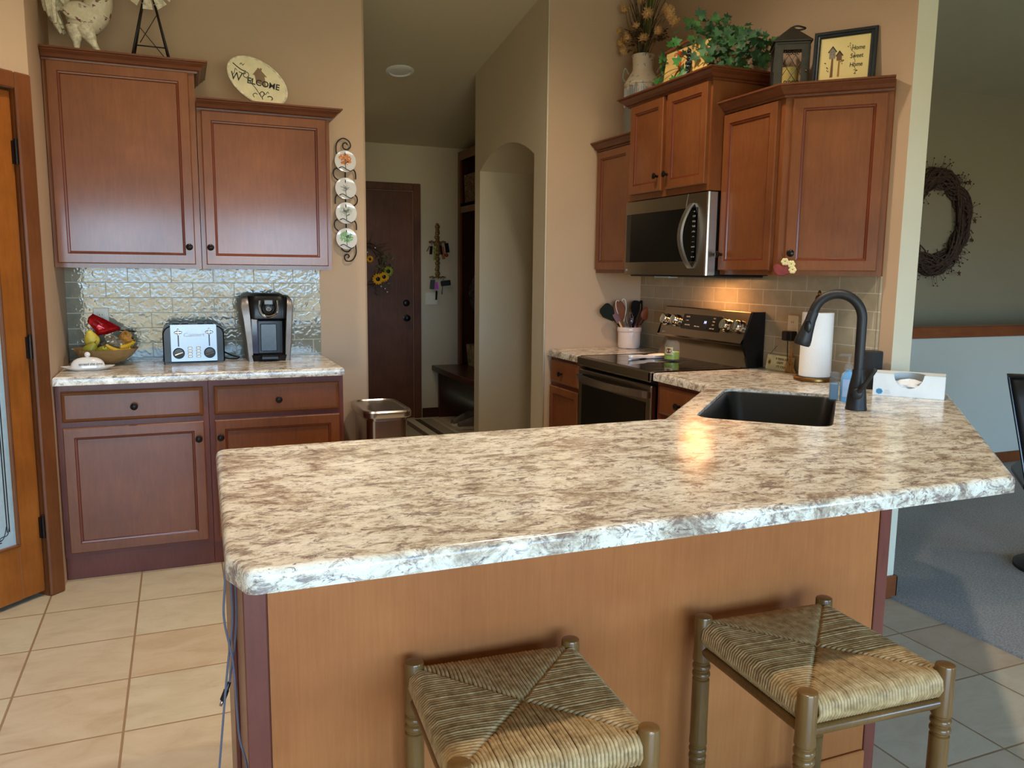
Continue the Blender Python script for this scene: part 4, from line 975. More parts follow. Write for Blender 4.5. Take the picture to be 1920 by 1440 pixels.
ink([(-0.060, 0.155), (-0.045, 0.155), (-0.040, 0.140), (-0.052, 0.130), (-0.064, 0.138), (-0.060, 0.155)], 0.0016)
ink([(-0.050, 0.128), (-0.030, 0.105), (-0.012, 0.085), (0.004, 0.060), (0.014, 0.044)]); ink([(-0.034, 0.110), (-0.026, 0.125), (-0.022, 0.130)])
ink([(0.014, 0.044), (0.008, 0.060), (0.020, 0.070), (0.028, 0.058), (0.018, 0.044), (0.020, 0.032)], 0.002); ink([(-0.018, 0.040), (-0.024, 0.052), (-0.012, 0.060), (-0.004, 0.054)], 0.0017)
ink([(0.042, 0.046), (0.056, 0.050), (0.066, 0.040), (0.060, 0.032)], 0.002); ink([(0.028, 0.066), (0.034, 0.056), (0.044, 0.070), (0.050, 0.062)]); ink([(-0.078, 0.190), (-0.072, 0.198), (-0.066, 0.188), (-0.058, 0.196)]); ink([(-0.092, 0.160), (-0.100, 0.170), (-0.105, 0.150), (-0.112, 0.140)])
b.build('bird_drawing', 'black_ink', t)

# ================================================================== PLATE RACK AND FOUR PLATES
t = thing('plate_rack', 'black wrought iron scroll rack on the wall holding four small plates', 'plate rack', (1.366, -0.002, 1.745))
b = MB(); ry = -0.012
def sc(P, r=0.0035, n=6): b.tube([(q[0], ry, q[1]) for q in smoothpts([(p[0], p[1], 0) for p in P], n)], r, 7)
sc([(0.0, 0.26), (0.0, 0.1), (0.0, -0.1), (0.002, -0.255)])
sc([(-0.03, 0.20), (-0.046, 0.25), (-0.042, 0.30), (-0.010, 0.325), (0.022, 0.312), (0.030, 0.285), (0.012, 0.268), (-0.008, 0.275), (-0.010, 0.295), (0.004, 0.303), (0.014, 0.293)])
for z0, m in ((0.135, 1), (0.0, -1), (-0.135, 1)):
    sc([(m*-0.02, z0+0.045), (m*-0.058, z0+0.025), (m*-0.060, z0-0.01), (m*-0.030, z0-0.035)]); sc([(m*0.02, z0+0.050), (m*0.052, z0+0.020), (m*0.056, z0-0.02)])
sc([(-0.030, -0.225), (-0.022, -0.262), (0.010, -0.272), (0.030, -0.245)]); sc([(0.048, -0.225), (0.052, -0.28), (0.030, -0.318), (-0.002, -0.322), (-0.012, -0.300), (0.002, -0.286), (0.014, -0.296), (0.006, -0.306)])
b.build('scroll_frame', 'iron', t)
PZ = [0.205, 0.063, -0.067, -0.204]
for i, z in enumerate(PZ):
    b = MB(); b.tube([(q[0], q[1], q[2]) for q in smoothpts([(-0.040, -0.012, z-0.040), (-0.034, -0.026, z-0.036), (-0.018, -0.030, z-0.030), (0.004, -0.031, z-0.042), (0.024, -0.030, z-0.050), (0.036, -0.026, z-0.044), (0.042, -0.012, z-0.04)], 5)], 0.0022, 6); b.build('plate_cradle', 'iron', t)
names = [('orange autumn tree', rgb(226, 130, 58), 1.0), ('bare grey winter tree', rgb(150, 150, 146), 0.0), ('pale green early spring tree', rgb(196, 204, 182), 0.6), ('green summer tree', rgb(128, 182, 120), 1.0)]
ppos = ['topmost', 'second from top', 'third from top', 'lowest']
for i, z in enumerate(PZ):
    nm, colr, fol = names[i]
    t = thing('plate', 'small round plate with %s, %s on the iron rack' % (nm, ppos[i]), 'plate', (1.366, -0.016, 1.745+z), group='seasonal tree plates', rot=(math.radians(-6), 0, 0))
    b = MB(); b.lathe([(0.001, 0.0), (0.040, 0.0), (0.0565, -0.006), (0.0575, -0.0075), (0.0565, -0.0085), (0.040, -0.004), (0.001, -0.004)], 40, axis='y'); b.build('dish', 'porcelain', t)
    rn = random.Random(20+i)
    if fol:
        b = MB()
        for k in range(90):
            a, r_ = rn.uniform(0, 2*PI), 0.033*math.sqrt(rn.random()); x, zz = r_*math.cos(a)*1.05, 0.010+r_*math.sin(a)*0.85; s_ = rn.uniform(0.003, 0.0055)*(0.7 if fol < 1 else 1)
            q0 = [(x+s_*math.cos(c0), -0.0043-0.00001*k, zz+s_*math.sin(c0)) for c0 in [2*PI*j/6+a for j in range(6)]]; b.f([b.v(p) for p in q0])
        b.build('foliage_print', plain('print_%d' % i, colr, 0.6, var=0.2, scale=200), t)
    b = MB(); b.tube([(0.002, -0.0056, -0.036), (0.0, -0.0056, -0.012), (0.001, -0.0056, 0.012)], [0.0018, 0.0012, 0.0007], 5)
    for k in range(14 if fol < 1 else 7):
        zz = rn.uniform(-0.016, 0.014); d = rn.choice((-1, 1)); b.tube([(0, -0.0056, zz), (d*rn.uniform(0.008, 0.02), -0.0056, zz+rn.uniform(0.008, 0.02))], 0.0005, 4)
        b.tube([(0, -0.0056, zz), (d*rn.uniform(0.012, 0.03), -0.0056, zz+rn.uniform(0.004, 0.012))], 0.0004, 4)
    b.build('tree_print', 'black_ink' if i != 1 else plain('grey_ink', rgb(120, 118, 114), 0.6), t)

# ================================================================== TRASH CAN
t = thing('trash_can', 'brushed steel rectangular trash can at the end of the left counter', 'trash can', (1.492, -0.232, 0), 0)
def tr(w, d, r, z, dy=0): return [(x, y+dy, z) for x, y in rpoly([(-w, -d), (w, -d), (w, d), (-w, d)], r, 6)]
b = MB(); b.rings([tr(0.108, 0.196, 0.045, 0.0), tr(0.112, 0.200, 0.05, 0.01), tr(0.112, 0.200, 0.05, 0.060)], cap0=True, cap1=True, smooth=True); b.build('base', 'blackmatte', t, sharp=0.8)
b = MB(); b.rings([tr(0.108, 0.192, 0.05, 0.03), tr(0.108, 0.192, 0.05, 0.60)], cap0=True, cap1=True, smooth=True); b.build('body', steel('can_steel', rgb(190, 184, 176), 0.22), t, sharp=0.8)
b = MB(); b.rings([tr(0.104, 0.190, 0.05, 0.598), tr(0.104, 0.190, 0.05, 0.616), tr(0.125, 0.212, 0.06, 0.618), tr(0.127, 0.214, 0.06, 0.622), tr(0.127, 0.214, 0.06, 0.646), tr(0.122, 0.209, 0.06, 0.655), tr(0.104, 0.190, 0.05, 0.657), tr(0.100, 0.186, 0.05, 0.651), tr(0.04, 0.12, 0.03, 0.649)], cap0=True, cap1=True, smooth=True); b.build('lid', 'steel', t, sharp=0.5)
b = MB(); b.box(-0.06, 0.06, -0.235, -0.19, 0.012, 0.03, 0.005); b.build('pedal', 'steel', t)
# ================================================================== RANGE-SIDE COUNTER ITEMS
CZ = 0.9142
t = thing('utensil_crock', 'pale stoneware crock holding kitchen utensils left of the range', 'crock', (3.072, -0.150, CZ))
b = MB(); b.lathe([(0.060, 0), (0.066, 0.004), (0.069, 0.02), (0.070, 0.100), (0.074, 0.104), (0.0755, 0.110), (0.0755, 0.126), (0.073, 0.131), (0.066, 0.131), (0.064, 0.124), (0.064, 0.012), (0.001, 0.010)], 48); b.build('pot', 'crock', t)
# utensils: local x runs right as seen by the camera, z up, y away
CK = Vector((3.072, -0.150, CZ)); RZ = -0.06
def utensil(name, label, base, ang, depth=0.0, yy=0.0):
    """base: x offset at rim, ang: lean to the right in degrees"""
    t = thing(name, label, 'utensil', tuple(CK+Matrix.Rotation(RZ, 3, 'Z') @ Vector((base*0.55, yy, 0.014))), rot=(depth, math.radians(ang), RZ), group='utensils in the crock'); return t
def handle(t, l, r=0.006, mat='nylon'):
    b = MB(); b.tube([(0, 0, 0), (0, 0, l)], [r, r*0.85], 10); return b.build('handle', mat, t)
def blade(t, z0, w0, w1, l, th, mat, name='head', rnd=0.02, lean=0.0):
    b = MB(); P = rpoly([(-w0/2, z0), (w0/2, z0), (w1/2, z0+l*0.55), (w1/2*0.92, z0+l), (-w1/2*0.92, z0+l), (-w1/2, z0+l*0.55)], [0.004, 0.004, rnd, rnd, rnd, rnd], 4)
    b.prism_axis(P, -th/2, th/2, 'y'); return b.build(name, mat, t)
u = utensil('spatula', 'black nylon turner leaning far left in the crock', 0.095, -44); handle(u, 0.235); blade(u, 0.225, 0.03, 0.088, 0.115, 0.004, plain('dark_nylon', rgb(24, 32, 28), 0.6, spec=0.15), rnd=0.025)
u = utensil('silicone_spatula', 'mauve silicone spatula with pale wooden handle, leaning left in the crock', 0.020, -30, -0.10, -0.02); handle(u, 0.175, 0.007, 'lightwood'); blade(u, 0.168, 0.034, 0.036, 0.075, 0.010, plain('mauve_silicone', rgb(112, 82, 88), 0.45), rnd=0.006)
u = utensil('wooden_spoon', 'large wooden spoon with darkened tip, left of centre in the crock', -0.012, -15, -0.02); handle(u, 0.17, 0.008, 'spoonwood')
b = MB(); b.ball((0, 0, 0.225), 0.040, 20, 14, sy=0.22, sz=1.55); b.build('bowl', 'spoonwood', u)
u = utensil('whisk', 'white-wired tool showing two curved hooks behind the wooden spoon', -0.02, -12, 0.10, 0.02)
handle(u, 0.16, 0.005, 'white')
for sx in (-1, 1):
    b = MB(); b.tube(smoothpts([(sx*0.004, 0, 0.15), (sx*0.030, 0, 0.22), (sx*0.034, 0, 0.275), (sx*0.022, 0, 0.292), (sx*0.010, 0, 0.284)], 5), 0.0024, 8); b.build('hook', 'white', u)
u = utensil('nylon_ladle', 'black slotted turner standing right of centre in the crock', 0.03, 4, 0.04, 0.0); handle(u, 0.18); blade(u, 0.165, 0.025, 0.060, 0.115, 0.004, 'nylon', rnd=0.02)
u = utensil('tongs', 'black-handled tongs leaning right at the back of the crock', 0.045, 11, 0.06, 0.02)
for sx in (-1, 1):
    b = MB(); b.tube(smoothpts([(sx*0.006, 0, 0.0), (sx*0.014, 0, 0.15), (sx*0.016, 0, 0.23), (sx*0.006, 0, 0.27)], 5), 0.0075, 8, flat=0.6); b.build('arm', 'nylon', u)
b = MB(); b.ball((0, 0, 0.275), 0.011, 10, 8); b.build('ring', 'nylon', u)
u = utensil('measuring_scoop', 'glossy dark purple scoop at the front of the crock', 0.025, 4, -0.16, -0.02); handle(u, 0.14, 0.006, 'black')
b = MB(); b.ball((0, 0, 0.165), 0.024, 18, 12, sy=0.5, sz=1.6); b.build('scoop', plain('dark_purple', rgb(48, 28, 74), 0.15, coat=0.5), u)
u = utensil('wire_whisk', 'small steel wire whisk in the middle of the crock', 0.012, -1, -0.08, -0.01); handle(u, 0.13, 0.005, 'steel')
b = MB()
for k in range(5):
    a = PI*k/5; P = [(0.020*math.sin(PI*i/12)*math.cos(a), 0.020*math.sin(PI*i/12)*math.sin(a), 0.205-0.075*math.cos(PI*i/12)*1 if False else 0.13+0.085*(i/12 if i <= 12 else 1)) for i in range(13)]
    L_ = [(0.020*math.sin(2*PI*0.5*i/12)*math.cos(a), 0.020*math.sin(PI*i/12)*math.sin(a), 0.13+0.085*math.sin(PI*i/24)) for i in range(25)]
    b.tube([(0.022*math.sin(PI*i/12)*math.cos(a), 0.022*math.sin(PI*i/12)*math.sin(a), 0.13+0.045*(1-math.cos(PI*i/12))) for i in range(25)], 0.0012, 5)
b.build('wires', 'chrome', u)
u = utensil('slotted_spoon', 'dark wooden slotted spoon leaning right in the crock', 0.0, 26, -0.05, -0.01); handle(u, 0.15, 0.007, 'casing'); blade(u, 0.145, 0.03, 0.046, 0.10, 0.005, plain('dark_slotted', rgb(60, 42, 38), 0.5, spec=0.2), rnd=0.015)
u = utensil('wooden_spoon', 'reddish wooden spoon leaning furthest right in the crock', -0.035, 33, 0.0, 0.0); handle(u, 0.20, 0.007, 'spoonwood')
b = MB(); b.ball((0, 0, 0.235), 0.032, 18, 12, sy=0.25, sz=1.35); b.build('bowl', plain('reddish_wood', rgb(134, 74, 42), 0.5), u)

# candle jar on the cooktop
t = thing('candle_jar', 'glass candle jar with green wax and purple label on the cooktop', 'candle', (2.915, -0.862, 0.9177))
b = MB(); b.lathe([(0.030, 0.0), (0.040, 0.002), (0.042, 0.010), (0.042, 0.082), (0.034, 0.096), (0.033, 0.106), (0.031, 0.106), (0.032, 0.096), (0.0395, 0.080), (0.0395, 0.008), (0.001, 0.006)], 40); b.build('jar', 'glass', t)
b = MB(); b.lathe([(0.001, 0.0065), (0.0388, 0.0085), (0.0388, 0.046), (0.001, 0.046)], 36); b.build('wax', plain('lime_wax', rgb(168, 204, 40), 0.4, var=0.02), t)
b = MB(); R_ = 0.0424
a0_ = math.radians(212)
P = [[(R_*math.cos(a0_+k*0.09), R_*math.sin(a0_+k*0.09), z) for k in range(-6, 7)] for z in (0.034, 0.074)]; b.rings(P, closed=False, smooth=True); b.build('label', plain('cream_label', rgb(206, 190, 140), 0.6), t)
b = MB(); R_ = 0.0427
L_ = []
for s_ in (1.0, 0.02):
    L_.append([(R_*math.cos(a0_+0.38*s_*math.cos(q)), R_*math.sin(a0_+0.38*s_*math.cos(q)), 0.054+0.013*s_*math.sin(q)) for q in [2*PI*k/20 for k in range(20)]])
b.rings(L_, cap1=True, smooth=True); b.build('label_badge', plain('plum', rgb(108, 44, 70), 0.6), t)
b = MB(); b.cyl((0, 0, 0.046), (0.001, 0, 0.056), 0.001, seg=6); b.build('wick', 'black', t)
# spoon rest
t = thing('spoon_rest', 'white ceramic spoon rest with long handle on the cooktop', 'spoon rest', (2.86, -0.735, 0.9177), math.radians(14))
b = MB()
outl = [(0.135, 0.0), (0.12, 0.036), (0.07, 0.044), (0.02, 0.034), (-0.01, 0.018), (-0.10, 0.013), (-0.145, 0.018), (-0.160, 0.0), (-0.145, -0.018), (-0.10, -0.013), (-0.01, -0.018), (0.02, -0.034), (0.07, -0.044), (0.12, -0.036)]
outl = [(p[0], p[1]) for p in smoothpts([(x, y, 0) for x, y in outl+[outl[0]]], 4)][:-1]
ctr = Vector((0.0, 0.0))
def so(s_, z): return [(x*(0.9+0.1*s_) if x < 0 else 0.07+(x-0.07)*s_ if x > 0.02 else x, y*s_, z+(0.004 if x < -0.05 else 0)) for x, y in outl]
b.rings([so(0.70, 0.0), so(0.85, 0.002), so(1.0, 0.016), so(0.97, 0.0175), so(0.80, 0.006), so(0.5, 0.004)], cap0=True, cap1=True, smooth=True); b.build('dish', 'porcelain', t)

# paper towels: holder and roll
t = thing('paper_towel_holder', 'brass paper towel stand with finial on the counter behind the sink', 'holder', (3.096, -1.712, CZ))
b = MB(); b.lathe([(0.084, 0.0), (0.088, 0.004), (0.087, 0.012), (0.080, 0.017), (0.001, 0.018)], 40); b.build('base', 'brass', t)
b = MB(); b.cyl((0, 0, 0.015), (0, 0, 0.335), 0.006, seg=12); b.build('pole', 'brass', t)
b = MB(); b.lathe([(0.007, 0.325), (0.014, 0.330), (0.009, 0.338), (0.012, 0.346), (0.018, 0.358), (0.014, 0.370), (0.006, 0.376), (0.009, 0.382), (0.005, 0.392), (0.001, 0.396)], 20); b.build('finial', 'brass', t)
b = MB(); b.lathe([(0.020, 0.0), (0.066, 0.0), (0.0675, 0.002), (0.066, 0.278), (0.0645, 0.280), (0.020, 0.280), (0.020, 0.002)], 48, caps=False); b.tube([(0.0665*math.cos(a), 0.0665*math.sin(a), z) for a, z in ((3.6, 0.002), (3.6, 0.279))], 0.0008, 4)
o = b.build('paper_towel_roll', 'paper', loc=(3.096, -1.712, CZ+0.0185)); tag(o, 'white paper towel roll on the brass stand', 'paper towels')

# hanging wooden sign with wire and raffia
t = thing('wooden_sign', 'small cream wooden sign with sunflower and wire hanger beside the range', 'sign', (3.176, -1.388, CZ), ML, rot=(math.radians(-9), 0, ML))
b = MB(); b.box(-0.092, 0.092, -0.006, 0.006, 0.0, 0.074, 0.002); b.build('board', plain('aged_cream', rgb(222, 212, 168), 0.6, var=0.08), t)
for i, (s_, x) in enumerate((("IF MAMA AIN'T", 0.022), ('HAPPY', 0.008), ("IT'S YOUR", 0.018))):
    text('lettering', s_, 0.0165, (x, -0.0065, 0.056-i*0.019), (PI/2, 0, 0), 'black_ink', t, depth=0.0004, sx=0.9)
b = MB()
for k in range(12):
    a = 2*PI*k/12; P = [(-0.068+0.004*math.cos(a+q)*1.0, -0.0066, 0.036+0.004*math.sin(a+q)) for q in (-0.5, 0.5)]+[(-0.068+0.016*math.cos(a), -0.0068, 0.036+0.018*math.sin(a))]
    b.f([b.v(p) for p in P])
b.lathe([(0.007, 0.0), (0.006, -0.002), (0.001, -0.0025)], 12, (-0.068, -0.0066, 0.036), axis='y'); b.build('sunflower_print', plain('sunflower_paint', rgb(110, 84, 30), 0.6), t)
b = MB(); b.tube(smoothpts([(-0.080, 0, 0.074), (-0.055, 0.0, 0.105), (-0.02, 0.0, 0.130), (0.0, 0.0, 0.128), (0.012, 0, 0.134), (0.05, 0.0, 0.118), (0.085, 0, 0.074)], 5), 0.0009, 5); b.build('wire_hanger', 'iron', t)
b = MB(); rn = random.Random(8)
for k in range(46):
    x0 = 0.095+rn.uniform(-0.006, 0.006); sp_ = rn.uniform(-0.035, 0.03)
    P = smoothpts([(x0, -0.012, 0.105+rn.uniform(-.01, .02)), (x0+sp_*0.3, -0.014-rn.uniform(0, .006), 0.07), (x0+sp_*0.8, -0.012-rn.uniform(0, .01), 0.03), (x0+sp_*1.1, -0.010, 0.002)], 4)
    b.tube(P, 0.0011, 4)
t2 = thing('raffia_bundle', 'tied bundle of straw-coloured raffia at the right end of the wooden sign', 'raffia', (3.176, -1.388, CZ), rot=(0, 0, ML)); b.build('strands', plain('raffia', rgb(168, 128, 70), 0.7, var=0.15), t2)
b = MB(); b.tube([(0.095+0.008*math.cos(a), -0.013+0.006*math.sin(a), 0.075) for a in [2*PI*k/14 for k in range(14)]], 0.0022, 6, closed=True); b.build('tie', plain('raffia_tie', rgb(150, 112, 60), 0.7), t2)
# black power adapter in the outlet with its cord
t = thing('power_adapter', 'black plug-in power adapter below the outlet, left of the paper towels', 'adapter', (3.186, -1.462, 1.088), ML)
b = MB(); b.box(-0.030, 0.030, -0.040, -0.001, -0.022, 0.024, 0.004); b.build('block', 'black', t)
b = MB(); b.box(-0.030, 0.002, -0.042, -0.040, -0.020, 0.022, 0.002); b.build('face', 'blackmatte', t)
b = MB(); b.tube(smoothpts([(0.0, -0.03, -0.022), (0.002, -0.03, -0.07), (0.012, -0.03, -0.12), (0.05, -0.016, -0.158), (0.10, -0.008, -0.169), (0.16, -0.006, -0.171)], 6), 0.0022, 7); b.build('cord', 'black', t)
# smart speaker
t = thing('smart_speaker', 'black fabric cylinder speaker between the faucet and the tissue box', 'speaker', (3.135, -1.985, CZ))
b = MB(); b.lathe([(0.040, 0.0), (0.043, 0.003), (0.0435, 0.148), (0.0425, 0.151)], 48, caps=True); b.build('grille', 'fabric_black', t)
b = MB(); b.lathe([(0.0425, 0.151), (0.0415, 0.154), (0.038, 0.1545), (0.001, 0.1535)], 48, caps=False); b.build('top', 'blackmatte', t)
# tissue box
t = thing('tissue_box', 'white tissue box with oval opening at the far corner of the countertop', 'tissue box', (3.118, -2.195, CZ), math.radians(-51.5))
w_, d_, h_ = 0.124, 0.055, 0.088
b = MB()
# front with curved notch
nt = [(-w_, 0), (w_, 0), (w_, h_), (0.052, h_)]+[(0.052*math.cos(a), h_-0.052*math.sin(a)*1.05) for a in [PI*k/16 for k in range(1, 16)]]+[(-0.052, h_), (-w_, h_)]
b.prism_axis(nt, -d_, -d_+0.001, 'y')
b.box(-w_, -w_+0.001, -d_, d_, 0, h_); b.box(w_-0.001, w_, -d_, d_, 0, h_); b.box(-w_, w_, d_-0.001, d_, 0, h_); b.box(-w_, w_, -d_, d_, 0, 0.001)
topP = [(-w_, -d_), (-0.052, -d_)]+[(-0.058*math.cos(a), -d_+0.085*math.sin(a)) for a in [PI*k/16 for k in range(1, 16)]]+[(0.052, -d_), (w_, -d_), (w_, d_), (-w_, d_)]
b.prism(topP, h_-0.001, h_); bx = b.build('carton', 'cardboard', t)
b = MB(); crumple(b, (0, -0.004, 0.036), (0.07, 0.044, 0.026), 1, 3, amp=0.15); o = b.build('tissues', 'paper', t)
b = MB(); rn = random.Random(2)
for k in range(7):
    a = 2*PI*k/7; b.lathe([(0.0055, 0.0), (0.0055, -0.0006), (0.0005, -0.0006)], 12, (-0.100+0.007*math.cos(a), -d_-0.0002, 0.017+0.006*math.sin(a)), axis='y')
b.build('flower_emblem', plain('sky_blue_ink', rgb(88, 168, 216), 0.5, var=0), t)
for i, s_ in enumerate(('facial', 'tissues')): text('lettering', s_, 0.008, (-0.072, -d_-0.0006, 0.021-i*0.008), (PI/2, 0, 0), 'white_ink', t, depth=0.0002)
# soap bottles
t = thing('soap_bottle', 'blue soap pump bottle with label beside the faucet', 'bottle', (2.775, -2.225, CZ), math.radians(-45))
b = MB(); b.rings([[(x, y, z) for x, y in rpoly([(-a, -c), (a, -c), (a, c), (-a, c)], r, 4)] for a, c, r, z in ((0.022, 0.015, 0.008, 0), (0.025, 0.017, 0.010, 0.004), (0.025, 0.017, 0.010, 0.085), (0.020, 0.014, 0.010, 0.102), (0.011, 0.011, 0.008, 0.110), (0.010, 0.010, 0.008, 0.118))], cap0=True, cap1=True, smooth=True); b.build('body', 'blue_soap', t, sharp=0.8)
b = MB(); b.box(-0.017, 0.017, -0.0182, -0.0170, 0.018, 0.082, 0.0005); b.build('label', plain('pale_blue_label', rgb(168, 196, 232), 0.4), t)
b = MB(); b.lathe([(0.014, 0.112), (0.0145, 0.116), (0.0145, 0.132), (0.010, 0.138), (0.0042, 0.140), (0.0042, 0.168)], 20); b.tube([(0.008, 0, 0.170), (-0.030, 0, 0.171), (-0.034, 0, 0.166)], [0.006, 0.0045, 0.0035], 10); b.build('pump', 'plastic_clear', t)
t = thing('soap_bottle', 'clear square bottle half full of blue liquid left of the pump bottle', 'bottle', (2.744, -2.192, CZ), math.radians(-45))
b = MB(); b.box(-0.017, 0.017, -0.014, 0.014, 0.0, 0.108, 0.006); b.build('body', 'plastic_clear', t)
b = MB(); b.box(-0.0145, 0.0145, -0.0115, 0.0115, 0.003, 0.066, 0.004); b.build('liquid', 'blue_soap', t)
# fruit ornament hanging from the angled door's knob
t = thing('hanging_ornament', 'red heart-shaped ornament with cream flowers hanging from the angled cabinet door knob', 'ornament', (2.893, -1.712, 1.463), math.radians(-45))
b = MB(); b.tube(smoothpts([(-0.012, 0.0, 0.0), (-0.005, -0.003, -0.02), (0.0, -0.003, -0.030)], 4), 0.0008, 5); b.build('string', 'iron', t)
b = MB(); H_ = [(0.0, -0.095), (-0.030, -0.088), (-0.042, -0.066), (-0.040, -0.048), (-0.024, -0.044), (0.0, -0.052), (0.026, -0.046), (0.040, -0.058), (0.036, -0.076)]
H_ = [(p[0], p[1]) for p in smoothpts([(x, z, 0) for x, z in H_+[H_[0]]], 4)][:-1]
b.rings([[(x, -0.004, z) for x, z in H_], [(x, -0.012, z) for x, z in offset_poly(H_, 0.003)]], cap0=True, cap1=True); b.build('heart', plain('barn_red', rgb(132, 44, 40), 0.5, var=0.15), t)
b = MB()
for (fx, fz) in ((0.004, -0.034), (0.030, -0.044), (0.036, -0.068)):
    for k in range(6): a = 2*PI*k/6; b.ball((fx+0.009*math.cos(a), -0.014, fz+0.009*math.sin(a)), 0.0075, 8, 6, sy=0.4)
b.build('flowers', plain('cream_petal', rgb(226, 208, 150), 0.6), t)
# ================================================================== TOP OF THE RIGHT CABINETS
# milk can
t = thing('milk_can', 'galvanised milk can with chipped white paint on the narrow corner cabinet', 'milk can', (3.02, -0.30, 2.1325), math.radians(-35))
def can_mat():
    m = NT('chipped_can'); v = m.coord(); a = m.noise(v, 22, 5, 0.6, 0.4)
    tcz = m.n.new('ShaderNodeTexCoord'); sp2 = m.n.new('ShaderNodeSeparateXYZ'); m.l.new(tcz.outputs['Object'], sp2.inputs[0])
    md = m.n.new('ShaderNodeMath'); md.operation = 'MULTIPLY_ADD'; md.inputs[1].default_value = 6.0; md.inputs[2].default_value = -1.72; m.l.new(sp2.outputs[2], md.inputs[0])
    ad = m.n.new('ShaderNodeMath'); ad.operation = 'ADD'; m.l.new(a, ad.inputs[0]); m.l.new(md.outputs[0], ad.inputs[1]); ad.use_clamp = True
    f = m.ramp(ad.outputs[0], [(0.46, (0, 0, 0, 1)), (0.50, (1, 1, 1, 1))])
    b2 = m.noise(v, 40, 3); f2 = m.ramp(b2, [(0.36, (0, 0, 0, 1)), (0.40, (1, 1, 1, 1))]); f3 = m.mix(1.0, f, f2, 'MULTIPLY')
    m.set(Base_Color=m.mix(f3, rgb(150, 152, 150), rgb(206, 192, 170)), Metallic=m.mix(f3, (0.8, 0.8, 0.8, 1), (0, 0, 0, 1)), Roughness=0.5); return m.m
M['can'] = can_mat()
b = MB(); pr = [(0.098, 0.0), (0.104, 0.004), (0.104, 0.02), (0.101, 0.026)]
b.lathe(pr+[(0.101, 0.30), (0.104, 0.304), (0.104, 0.312), (0.098, 0.322), (0.066, 0.375), (0.060, 0.39), (0.060, 0.455), (0.066, 0.468), (0.064, 0.472), (0.056, 0.460), (0.055, 0.40)], 48, caps=False)
for k in range(56):
    a = 2*PI*k/56; b.tube([(0.101*math.cos(a), 0.101*math.sin(a), 0.18), (0.101*math.cos(a), 0.101*math.sin(a), 0.288)], 0.0024, 5)
b.build('can_body', 'can', t)
for s_ in (-1, 1):
    b = MB(); b.tube(smoothpts([(s_*0.096, 0, 0.330), (s_*0.112, 0, 0.352), (s_*0.108, 0, 0.385), (s_*0.098, 0, 0.405), (s_*0.080, 0, 0.372)], 5), 0.0045, 8); b.build('handle', 'galv', t)
# dried flowers
t = thing('dried_flowers', 'bouquet of dried tan thistle heads and grasses in the milk can', 'flowers', (3.02, -0.30, 2.1325+0.462), 0)
o0 = Vector((3.02, -0.30, 2.5945))
heads = [(2.99, -0.128, 2.90), (2.99, -0.07, 2.79), (2.99, -0.09, 2.72), (2.97, -0.16, 2.655), (2.96, -0.225, 2.715), (3.0, -0.301, 2.90), (2.98, -0.365, 2.677), (2.99, -0.385, 2.805), (2.97, -0.53, 2.675), (2.99, -0.601, 2.76), (2.97, -0.64, 2.718), (2.99, -0.655, 2.69), (3.04, -0.25, 2.84), (3.02, -0.53, 2.79), (2.95, -0.33, 2.745)]
rn = random.Random(77)
M['thistle'] = plain('dried_thistle', rgb(206, 166, 108), 0.8, var=0.2, scale=120)
M['drystem'] = plain('dry_stem', rgb(120, 104, 60), 0.8, var=0.2)
M['drygrass'] = plain('dark_grass', rgb(66, 58, 36), 0.8, var=0.3)
def spiky(rad):
    b = MB()
    for k in range(150):
        d = Vector((rn.gauss(0, 1), rn.gauss(0, 1), rn.gauss(0, 1))).normalized(); l = rad*rn.uniform(0.75, 1.15)
        s = d.orthogonal().normalized(); q = d.cross(s); w0 = rad*0.13
        a_ = [b.v(d*rad*0.25+s*w0), b.v(d*rad*0.25-s*w0*0.5+q*w0*0.8), b.v(d*rad*0.25-s*w0*0.5-q*w0*0.8)]; tp = b.v(d*l)
        for i in range(3): b.f([a_[i], a_[(i+1) % 3], tp])
    b.ball((0, 0, 0), rad*0.6, 10, 8); return b
proto = None
for i, h in enumerate(heads):
    p = Vector(h)-o0
    if proto is None: proto = spiky(0.034).build('flower_head', 'thistle', t, loc=tuple(p))
    else:
        c = proto.copy(); COL.objects.link(c); c.parent = t; c.location = p; c.rotation_euler = (rn.random()*6, rn.random()*6, rn.random()*6); c.scale = [rn.uniform(0.8, 1.12)]*3
    b = MB(); m_ = p*0.5+Vector((rn.uniform(-.03, .03), rn.uniform(-.03, .03), rn.uniform(0.0, .04)))
    b.tube(smoothpts([(rn.uniform(-.02, .02), rn.uniform(-.02, .02), -0.05), tuple(m_), tuple(p)], 6), 0.0017, 5); b.build('stem', 'drystem', t)
b = MB()
for k in range(70):
    a = rn.uniform(0, 2*PI); l = rn.uniform(0.12, 0.42); w_ = rn.uniform(0.02, 0.18)
    e_ = Vector((w_*math.cos(a)*0.6, w_*math.sin(a), l)); mm_ = e_*0.5+Vector((rn.uniform(-.01, .01), rn.uniform(-.02, .02), 0.03))
    b.tube(smoothpts([(rn.uniform(-.03, .03), rn.uniform(-.03, .03), -0.05), tuple(mm_), tuple(e_)], 4), [0.0022]*8+[0.0008], 4)
b.build('grasses', 'drygrass', t)
b = MB()
for k in range(26):
    a = rn.uniform(0, 2*PI); e_ = Vector((0.08*math.cos(a), 0.20*math.sin(a), rn.uniform(0.02, 0.14))); e_.x = min(e_.x, 0.1)
    b.tube(smoothpts([(0, 0, -0.02), tuple(e_*0.6+Vector((0, 0, 0.06))), tuple(e_)], 4), 0.0009, 4)
    for j in range(5):
        q = e_*(0.6+0.1*j)+Vector((rn.uniform(-.01, .01), rn.uniform(-.015, .015), 0.03-0.006*j)); b.ball(tuple(q), rn.uniform(0.006, 0.012), 6, 4, sz=0.4)
